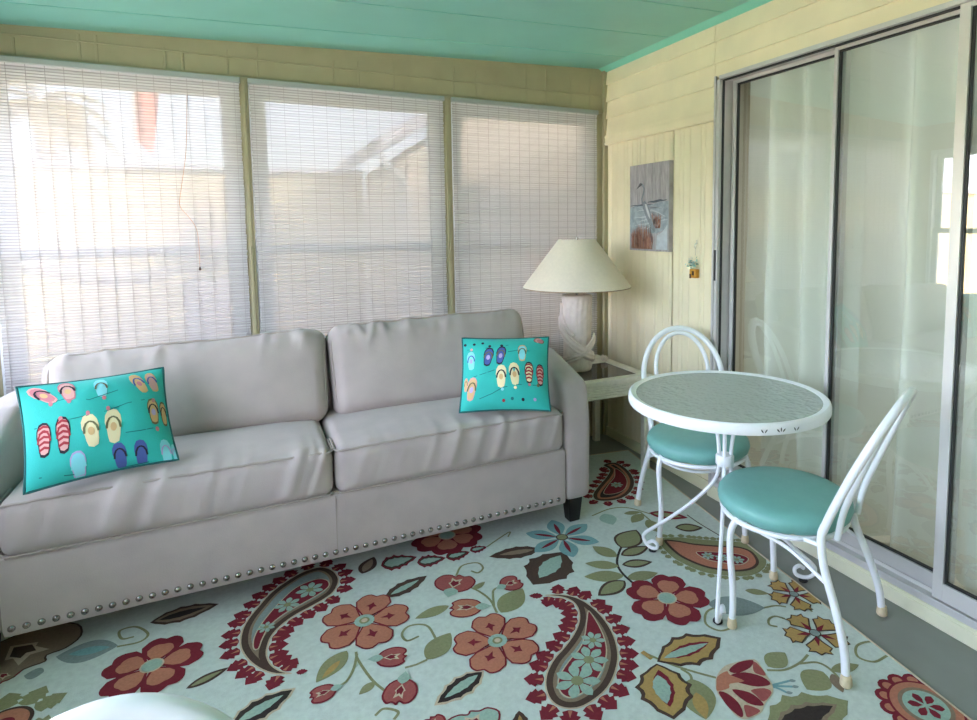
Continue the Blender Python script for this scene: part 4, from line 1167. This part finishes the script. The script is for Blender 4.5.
# --- branch with almond leaves
line([(635, 585), (622, 573), (617, 562), (621, 548), (629, 536)], .010, 'dark', 1)
for b_, t_, w_, e_ in (((621, 548), (636.5, 530), .36, 'brown'), ((617, 557), (592.5, 546.5), .26, 'olive'), ((619, 566.5), (585, 563.5), .22, 'olive'), ((624, 576), (584, 577), .24, 'olive'), ((625, 581), (598, 596), .28, 'brown'), ((621, 555.5), (649, 546.5), .24, 'brown'), ((622, 565), (652.5, 562), .24, 'brown'), ((627, 578.5), (658, 573), .24, 'olive')):
    leaf(b_, t_, w_, (e_, 'olive'), ins=(0, .007))
# --- stems and tendrils
for pl_ in ([(356, 652), (358, 660), (372, 680), (386, 692)], [(357, 654), (354, 668), (347, 681), (338, 687)], [(497, 613), (490, 600), (478, 591), (464, 585)], [(494, 606), (493, 596), (494, 590), (502, 586)],
            [(437, 641), (427, 626), (410, 626), (402, 634), (407, 641), (419, 636.5)], [(405, 668), (416, 665), (427, 660)], [(456, 576), (462, 566), (477, 563), (483, 568), (478, 573), (471, 571)], [(644, 653), (672, 665), (694, 672), (716, 678)], [(681, 669), (690, 675), (692, 683)],
            [(760, 609), (775, 606), (786, 607)], [(777.5, 627), (769.5, 625), (769, 619.5), (775, 616.5), (785, 619)], [(767, 670.5), (785, 670), (800, 663), (808, 655)], [(799, 664), (818, 663), (833, 672), (847, 690)], [(720, 606), (707, 612), (706, 624), (720, 631), (735, 627)],
            [(889, 650), (872, 642), (857, 646), (858, 657), (874, 662), (887, 656)], [(592, 516), (610, 509), (628, 508), (650, 514)], [(812, 612), (806, 605), (802, 601)], [(375, 716), (384, 709), (398, 712), (394, 720)], [(117, 647), (140, 642), (148, 634), (136, 627), (120, 631), (122, 639), (134, 637)], [(640, 512), (655, 525), (662, 535)]):
    line(pl_, .0085, 'olive', 1)
line([(642, 652), (652, 659)], .016, 'gold', 1); line([(687, 515), (700, 524), (720, 536)], .006, 'brown', 1)
# --- gold leaf pair
leaf((657, 662), (721, 638), .26, ('brown', 'gold', 'burg'), .13, .5, ins=(0, .008, .040), lv=2); leaf((664, 659), (708, 644), .09, ('sage',), .1, lv=6)
leaf((656.5, 664), (674, 720), .36, ('brown', 'gold', 'burg'), .13, .48, ins=(0, .008, .036), lv=2); leaf((657.5, 676), (667, 705), .22, ('sage',), .1, lv=6)
# --- buds
bud((341, 687), (309, 699)); bud((371, 660), (407.5, 656)); bud((405, 675), (396, 706), .44); bud((449, 596), (459, 575), .60); bud((498, 589), (520.5, 580), .52); bud((488, 607), (449, 609), .40, 'peach')
# --- chain of arrow leaves under the sofa front
for (b_, t_) in (((381, 566), (417, 557)), ((417, 563), (446, 558)), ((446, 558), (470, 552)), ((470, 551), (487, 547))):
    leaf(b_, t_, .36, ('burg', 'brown', 'sage'), .18, .35, ins=(0, .007, .014))
line([(487, 547), (500, 538), (510, 532), (508, 537)], .007, 'olive', 1)
flower((447, 536), (475, 541), 'B', 6, R=.16)
# dark flower at the far left, half under the sofa
bud((-6, 640), (46, 662), .55, 'tan', 'brown', False); bud((-4, 672), (10, 680), .5, 'tan', 'burg', False); leaf((50, 641), (84, 632), .3, ('grey', 'tan'), ins=(0, .012))
# peach ring at the lower left with its olive fringe
C_ = F(2, 726); R_ = (F(33, 718)-C_).length
P_ = [C_+Vector((math.cos(2*PI*i/40), math.sin(2*PI*i/40)))*R_ for i in range(40)]
fringe(P_, .075, .040, 'olive', 1, .4)
for rr, col, lv in ((1.0, 'brown', 3), (.86, 'peach', 4), (.4, 'burg', 5)): rp_([C_+(p-C_)*rr for p in P_], col, lv)
# --- tulip
TG = lambda pts: g(640, 560, 4.5, pts)
shape(TG([(340, 560), (345, 525), (380, 480), (440, 460), (512, 448), (545, 480), (570, 520), (594, 560), (597, 602), (562, 650), (545, 690), (482, 718), (430, 702), (380, 640), (348, 600)]), 'cream', 2)
for pts, col in (([(400, 500), (440, 464), (508, 453), (498, 485), (440, 512)], 'burg'), ([(514, 460), (545, 487), (566, 523), (522, 513), (508, 490)], 'rose'), ([(405, 522), (470, 508), (550, 528), (588, 562), (530, 573), (470, 562), (420, 545)], 'burg'), ([(500, 588), (560, 580), (592, 600), (557, 640), (522, 612)], 'rose'),
                 ([(415, 585), (490, 598), (540, 632), (555, 658), (500, 653), (450, 622)], 'burg'), ([(470, 655), (520, 668), (540, 686), (487, 711), (474, 690)], 'rose'), ([(354, 595), (390, 602), (440, 642), (464, 690), (454, 711), (400, 668), (368, 625)], 'burg'), ([(344, 560), (349, 527), (390, 503), (405, 520), (470, 548), (405, 560), (400, 580), (348, 592)], 'peach')):
    shape(TG(pts), col, 4, 3)
for (x, y) in ((793, 681), (796, 687), (790, 693)):
    line([(770, 686), (780, (686+y)/2), (x-3, y)], .008, 'teal', 1); leaf((x-4, y), (x+3, y), .3, ('grey',))
# olive-fringed dark leaf at the bottom edge
leaf((768, 730), (848, 701), .26, ('olive', 'tan', 'dark'), .16, ins=(0, .020, .034)); 
bud((478, 740), (470, 711), .8, 'sage', 'burg', False); leaf((522, 735), (519, 711), .28, ('brown', 'gold'), .1, ins=(0, .010)); bud((440, 735), (430, 717), .5, 'rose', 'burg', False)
# --- the pattern carries on outside the photograph's frame
for c_, t_, k_ in (((-95, 735), (-60, 712), 'A'), ((180, 800), (215, 775), 'B'), ((420, 820), (460, 795), 'A'), ((700, 800), (745, 790), 'B'), ((560, 900), (600, 870), 'B'), ((-60, 860), (-10, 835), 'B')): flower(c_, t_, k_)
for b_, t_ in (((-40, 700), (-100, 705)), ((-150, 690), (-110, 672)), ((60, 790), (110, 760)), ((270, 790), (320, 765)), ((500, 780), (540, 755)), ((620, 800), (650, 770)), ((320, 850), (360, 900)), ((120, 860), (80, 900)), ((640, 860), (690, 880))): leaf(b_, t_, .24, ('brown', 'brown', 'sage'), .12, ins=(0, .005, .030))
for b_, t_ in (((-30, 780), (-80, 800)), ((230, 760), (260, 740)), ((460, 760), (440, 745)), ((800, 790), (830, 770))): leaf(b_, t_, .3, ('olive',))
rug = rb.build('floral_rug', RM, fixn=False, loc=(-1.4, -1.6, 0))
tag(rug, 'pale aqua floral rug with paisleys and red flowers, under sofa and table', 'rug')

# ------------------------------------------------------------------ outdoors
GZ = -.40
grass = mat('lawn', '#b5ac94', .95, var=.25, scale=3); conc = mat('driveway', '#c9c5bd', .9, var=.06, scale=5)
o = MB().box(-40, 40, -30, 60, GZ-.2, GZ-.01).build('ground', grass); struct(o, 'lawn around the house', 'ground')
o = MB().box(-7, 2.4, .5, 3.3, GZ-.01, GZ+.0).build('driveway', conc); struct(o, 'pale concrete drive between the two houses', 'driveway')
nyel = mat('neighbour_siding', '#d2bf8c', .8, var=.05, scale=3, stretch=(1, 1, 12)); nroof = mat('neighbour_roof', '#cfcad2', .8, var=.1, scale=8); ntan = mat('neighbour_tan_siding', '#f0dfc6', .8, var=.04, scale=3); nwhite = mat('neighbour_trim', '#eeeef0', .6); nshut = mat('shutter_grey', '#8f8a8c', .7); nglass = mat('neighbour_glass', '#7d8790', .1)
# long neighbour house whose sunlit wall faces the porch, low pitched roof
NE = 2.06
nh = thing('neighbour_house', 'long yellow house outside behind the left and middle blinds', 'house', (-5, 5.5, GZ))
def npart(b, nm, m, par, org, **k): b.xform(lambda p: p-Vector(org)); return b.build(nm, m, par, **k)
ORG = (-5, 5.5, GZ)
npart(MB().box(-14, -.73, 4.5, 10, GZ, NE), 'wall', nyel, nh, ORG)
b = MB(); b.extrude([(4.42, NE-.01), (7.2, NE+.16), (10.1, NE-.01), (10.1, NE-.05), (4.42, NE-.05)], 'x', -14.2, -.73); npart(b, 'roof', nroof, nh, ORG)
# wing standing forward, gable towards the porch
ng = thing('gabled_house', 'tan gabled house outside behind the right blind, its eave in the middle blind', 'house', (1.0, 3.5, GZ)); OG = (1.0, 3.5, GZ)
GX0, GX1, GY = -.72, 3.4, 2.2
ridge = (GX0+GX1)/2; EZ = 2.10; RZg = EZ+.60*(ridge-GX0+.33)
b = MB(); b.extrude([(GX0, GZ), (GX1, GZ), (GX1, EZ-.1), (ridge, RZg-.2), (GX0, EZ-.1)], 'y', GY, 4.38); npart(b, 'wall', ntan, ng, OG)
b = MB()
b.extrude([(GX0-.33, EZ), (ridge, RZg), (GX1+.33, EZ), (GX1+.33, EZ-.13), (ridge, RZg-.14), (GX0-.33, EZ-.13)], 'y', GY-.35, 4.40); npart(b, 'roof', nroof, ng, OG)
b = MB(); b.tube(spline([(GX0-.30, GY-.30, EZ-.10), (GX0-.26, GY-.28, EZ-.20), (GX0-.06, GY-.05, EZ-.34), (GX0-.03, GY-.04, EZ-.6), (GX0-.03, GY-.04, GZ+.1)], 5), .035, 8); npart(b, 'downspout', nwhite, ng, OG, smooth=True)
for (xa, xb, nm) in ((.05, .50, 0), (1.02, 1.52, 1)):
    f = npart(MB().box(xa, xb, GY-.04, GY+.02, .95, 1.72), 'window', nwhite, ng, OG)
    npart(MB().box(xa+.05, xb-.05, GY-.055, GY-.03, 1.0, 1.67), 'pane', nglass, f, (0, 0, 0))
    for xs in (xa-.27, xb+.03): npart(MB().box(xs, xs+.24, GY-.04, GY, .92, 1.75), 'shutter', nshut, ng, OG)
for ob in ng.children:
    for c_ in ob.children:
        c_.data.transform(Matrix.Translation(-Vector(OG)))
# foliage helpers
def leaves(b, c, R, n, size, r, mi=0, squash=1.0):
    for k in range(n):
        while True:
            q = Vector((r.uniform(-1, 1), r.uniform(-1, 1), r.uniform(-1, 1)))
            if q.length <= 1: break
        q = Vector((q.x*R, q.y*R, q.z*R*squash))+Vector(c)
        d = Vector((r.uniform(-1, 1), r.uniform(-1, 1), r.uniform(-1, 1))).normalized(); s = d.orthogonal().normalized(); l = size*r.uniform(.6, 1.3)
        b.add([q, q+d*l*.5+s*l*.28, q+d*l, q+d*l*.5-s*l*.28], [(0, 1, 2, 3)], mi)
def palm(x, y, zt, R, lab, seed):
    r = random.Random(seed); e = thing('palm_tree', lab, 'tree', (x, y, GZ))
    b = MB().tube(spline([(0, 0, 0), (.05, 0, (zt-GZ)*.5), (0, 0, zt-GZ)], 5), .16, 10); b.build('trunk', mat('palm_trunk', '#9a8468', .9, var=.2, scale=12), e, smooth=True)
    b = MB()
    for k in range(26):
        a = r.uniform(0, 2*PI); el = r.uniform(-.3, 1.1); L_ = R*r.uniform(.75, 1.05)
        pts = []
        for i in range(9):
            t = i/8; h = L_*t*math.cos(el*(1-.4*t)); v = L_*(t*math.sin(el)-.75*t*t)
            pts.append(Vector((h*math.cos(a), h*math.sin(a), v+zt-GZ)))
        side = Vector((-math.sin(a), math.cos(a), 0))
        for i in range(1, 9):
            for j in range(2):
                p = pts[i-1].lerp(pts[i], j*.5); w = L_*.30*math.sin(PI*min(.95, (i+j*.5)/9))+.03
                for s_ in (-1, 1): b.add([p, p+side*s_*w*.5+(pts[i]-pts[i-1])*.5+Vector((0, 0, -.03)), p+side*s_*w+(pts[i]-pts[i-1])*.9+Vector((0, 0, -.10)), p+(pts[i]-pts[i-1])*.4], [(0, 1, 2, 3)])
    b.build('fronds', mat('palm_frond', '#a08a5c', .8, var=.25, scale=2), e, fixn=False)
p = wall_pt(42, 112, 11.0); palm(p.x, p.y, p.z+.1, 1.35, 'tan palm tree beyond the yellow house, in the left blind', 4)
# red flag on a pole beyond the yellow house
p = wall_pt(132, 90, 10.8); fl_ = thing('flag', 'red flag hanging from a pole beyond the yellow house', 'flag', (p.x, p.y, GZ))
MB().tube([(0, 0, 0), (0, 0, p.z-GZ+.15)], .03, 8).build('pole', mat('flag_pole', '#cfc6c0', .5), fl_, smooth=True)
b = MB(); b.grid(lambda u, v: (.03+.42*u*(1-.45*(1-v)), .06*math.sin(u*7+v*3), p.z-GZ+.1-1.05*(1-v)-.28*u*(1-v)), 16, 12)
b.build('cloth', mat('flag_red', '#d0604f', .8), fl_, smooth=True, fixn=False)
# potted flowering shrub in front of the yellow wall
p = wall_pt(204, 240, 3.4); sh_ = thing('potted_shrub', 'tall planter with a flowering shrub outside, right side of the left blind', 'shrub', (p.x, 3.4, GZ))
MB().lathe([(.14, 0), (.17, .3), (.20, 1.15), (.22, 1.2), (.22, 1.26), (.17, 1.26), (0, 1.22)], seg=20).build('planter', mat('planter_grey', '#b9aeb0', .8), sh_, smooth=True)
b = MB(); r_ = random.Random(5); leaves(b, (0, 0, 1.56), .34, 240, .10, r_, 0, 1.15); leaves(b, (0, 0, 1.66), .34, 90, .08, r_, 1)
b.build('foliage', [mat('shrub_leaf', '#8d8a6c', .8), mat('shrub_flower', '#c48f96', .8)], sh_, fixn=False)
# grey sheet on posts, added in the yard to stand in for a sagging shadow
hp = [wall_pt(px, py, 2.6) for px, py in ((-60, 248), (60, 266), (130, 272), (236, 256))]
hm = thing('shadow_band', 'long grey sagging sheet added in place of a shadow band, seen through the left blind', 'shadow_band', hp[1])
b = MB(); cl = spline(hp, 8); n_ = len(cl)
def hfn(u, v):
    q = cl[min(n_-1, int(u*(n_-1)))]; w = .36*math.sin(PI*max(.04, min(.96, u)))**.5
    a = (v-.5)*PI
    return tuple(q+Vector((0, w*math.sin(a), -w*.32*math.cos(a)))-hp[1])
b.grid(hfn, n_-1, 10); b.build('band_sheet', mat('shadow_band_grey', '#a79f97', .9), hm, smooth=True, fixn=False)
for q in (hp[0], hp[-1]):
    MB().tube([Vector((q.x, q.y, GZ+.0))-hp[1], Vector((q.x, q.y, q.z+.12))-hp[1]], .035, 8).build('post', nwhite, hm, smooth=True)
# scrolled white garden trellis beyond the middle blind
p0, p1 = wall_pt(402, 310, 1.5), wall_pt(441, 262, 1.5)
tr = thing('garden_trellis', 'white scrolled metal garden trellis outside the middle window', 'trellis', (p0.x, 1.5, GZ)); W_ = p1.x-p0.x; z0_, z1_ = p0.z-GZ, p1.z-GZ
b = MB(); b.tube([(0, 0, 0), (0, 0, z1_)], .012, 8); b.tube([(W_, 0, 0), (W_, 0, z1_)], .012, 8); b.tube([(0, 0, z0_), (W_, 0, z0_)], .010, 8)
b.tube(spline([(0, 0, z1_), (W_*.5, 0, z1_+.08), (W_, 0, z1_)], 8), .012, 8); b.build('trellis_frame', nwhite, tr, smooth=True)
for (cx_, cz_, s_) in ((.25, .30, 1), (.75, .30, -1), (.25, .62, 1), (.75, .62, -1), (.5, .47, 1)):
    pts = []
    for i in range(26):
        a = i/25*3.4*PI; rr = W_*.25*(1-i/30); pts.append((W_*cx_+s_*rr*math.cos(a), 0, z0_+(z1_-z0_)*cz_+rr*math.sin(a)))
    MB().tube(pts, .010, 6).build('scroll', nwhite, tr, smooth=True)
# shrubs by the right-hand window
for i, (px, py, yy, R_, lab) in enumerate(((496, 300, 1.05, .32, 'pale leafy shrub outside the right window, nearest the post'), (566, 305, 1.45, .30, 'pale leafy shrub outside the right window, behind the lamp'))):
    p = wall_pt(px, py, yy); e = thing('garden_shrub', lab, 'shrub', (p.x, yy, GZ)); r_ = random.Random(20+i)
    b = MB()
    for k in range(7):
        a = r_.uniform(0, 2*PI); b.tube(spline([(0, 0, 0), (.12*math.cos(a), .12*math.sin(a), .5), (.34*math.cos(a), .34*math.sin(a), p.z-GZ+r_.uniform(-.1, .3))], 4), .010, 6)
    b.build('branches', mat('shrub_branch%d' % i, '#b0a69a', .8), e, smooth=True)
    b = MB(); leaves(b, (0, 0, p.z-GZ), R_, 420, .085, r_, 0, 1.0); b.build('foliage', mat('shrub_pale%d' % i, '#b7bd9c', .8, var=.2, scale=6), e, fixn=False)
# greenery beyond the left wall's windows
for i, (x_, y_, z_, R_, c_, lab) in enumerate(((-5.4, -1.9, .7, .8, '#8f9f6c', 'green shrub beyond the left wall windows, the nearer one'), (-6.4, -.2, .8, .9, '#86a266', 'green shrub beyond the left wall windows, the farther one'))):
    e = thing('green_shrub', lab, 'shrub', (x_, y_, GZ)); r_ = random.Random(40+i)
    MB().tube([(0, 0, 0), (0, 0, z_-GZ)], .05, 8).build('stem', mat('green_stem%d' % i, '#6f5f48', .9), e, smooth=True)
    b = MB(); leaves(b, (0, 0, z_-GZ), R_, 500, .16, r_, 0, .9); b.build('foliage', mat('green_leaf%d' % i, c_, .8, var=.25, scale=4), e, fixn=False)
# the porch roof over the window wall and the main house the porch leans on
b = MB(); b.extrude([(-3.65, zc(-3.65)+.06), (.0, zc(0)+.06), (.0, zc(0)+.12), (-3.65, zc(-3.65)+.12)], 'y', -5.4, .38)
o = b.build('porch_roof', nwhite); struct(o, 'flat white porch roof', 'roof')
b = MB(); b.box(.12, 7.5, .14, .2, GZ, 2.6); b.extrude([(-.0, 2.5), (4, 3.7), (8, 2.5), (8, 2.7), (4, 3.9), (-.0, 2.7)], 'y', -9, .5); b.box(7.4, 7.5, -9, .2, GZ, 2.6); b.box(.12, 7.5, -9, -8.9, GZ, 2.6); b.box(.12, .2, -9, -5.0, GZ, 2.6)
o = b.build('main_house', nyel); struct(o, 'main house the porch is built against', 'house')

# ------------------------------------------------------------------ light
sun_d = bpy.data.lights.new('sun', 'SUN'); sun = bpy.data.objects.new('sun', sun_d); COL.objects.link(sun)
sun_d.energy = 1.5; sun_d.angle = math.radians(.6); sun_d.color = (1, .96, .93)
d = Vector((-1.0, .97, -.768)).normalized()
sun.rotation_euler = d.to_track_quat('-Z', 'Y').to_euler(); sun.location = (6, -8, 9)
w = bpy.data.worlds.new('world'); sc.world = w; w.use_nodes = True; nt = w.node_tree
bg = nt.nodes['Background']; sky = nt.nodes.new('ShaderNodeTexSky'); sky.sky_type = 'NISHITA'; sky.sun_disc = False
sky.sun_elevation = math.asin(-d.z); sky.sun_rotation = math.atan2(-d.x, -d.y); sky.air_density = 1.0; sky.dust_density = 3.0
hs = nt.nodes.new('ShaderNodeHueSaturation'); hs.inputs['Saturation'].default_value = .50
nt.links.new(sky.outputs[0], hs.inputs['Color']); tn = nt.nodes.new('ShaderNodeMix'); tn.data_type = 'RGBA'; tn.blend_type = 'MULTIPLY'; tn.inputs[0].default_value = 1; nt.links.new(hs.outputs[0], tn.inputs[6]); tn.inputs[7].default_value = (.98, .955, 1.06, 1); nt.links.new(tn.outputs[2], bg.inputs['Color']); bg.inputs['Strength'].default_value = .33
def portal(n, loc, rot, sx, sy):
    l = bpy.data.lights.new(n, 'AREA'); l.shape = 'RECTANGLE'; l.size = sx; l.size_y = sy; l.cycles.is_portal = True
    o = bpy.data.objects.new(n, l); COL.objects.link(o); o.location = loc; o.rotation_euler = rot
for i, (ya, yb) in enumerate(LW): portal('sky_portal', (XL-.11, (ya+yb)/2, 1.35), (0, -PI/2, 0), 1.3, abs(yb-ya))
for (xa, xb) in WX: portal('sky_portal', ((xa+xb)/2, .12, 1.33), (-PI/2, 0, 0), .95, 1.46)
l = bpy.data.lights.new('inner_room_fill', 'AREA'); l.shape = 'RECTANGLE'; l.size = .6; l.size_y = 1.2; l.energy = 3; l.color = (1, 1, .97); o = bpy.data.objects.new('inner_room_fill', l); COL.objects.link(o); o.location = (1.4, -1.9, 2.35)  # unseen fill light, added to brighten the door curtains from behind
vs_ = sc.view_settings; vs_.view_transform = 'Standard'; vs_.look = 'None'; vs_.gamma = 1; vs_.use_curve_mapping = False
vs_.exposure = 3.62
sc.cycles.max_bounces = 14; sc.cycles.diffuse_bounces = 8; sc.cycles.transparent_max_bounces = 24; sc.cycles.transmission_bounces = 8
sc.cycles.sample_clamp_indirect = 12
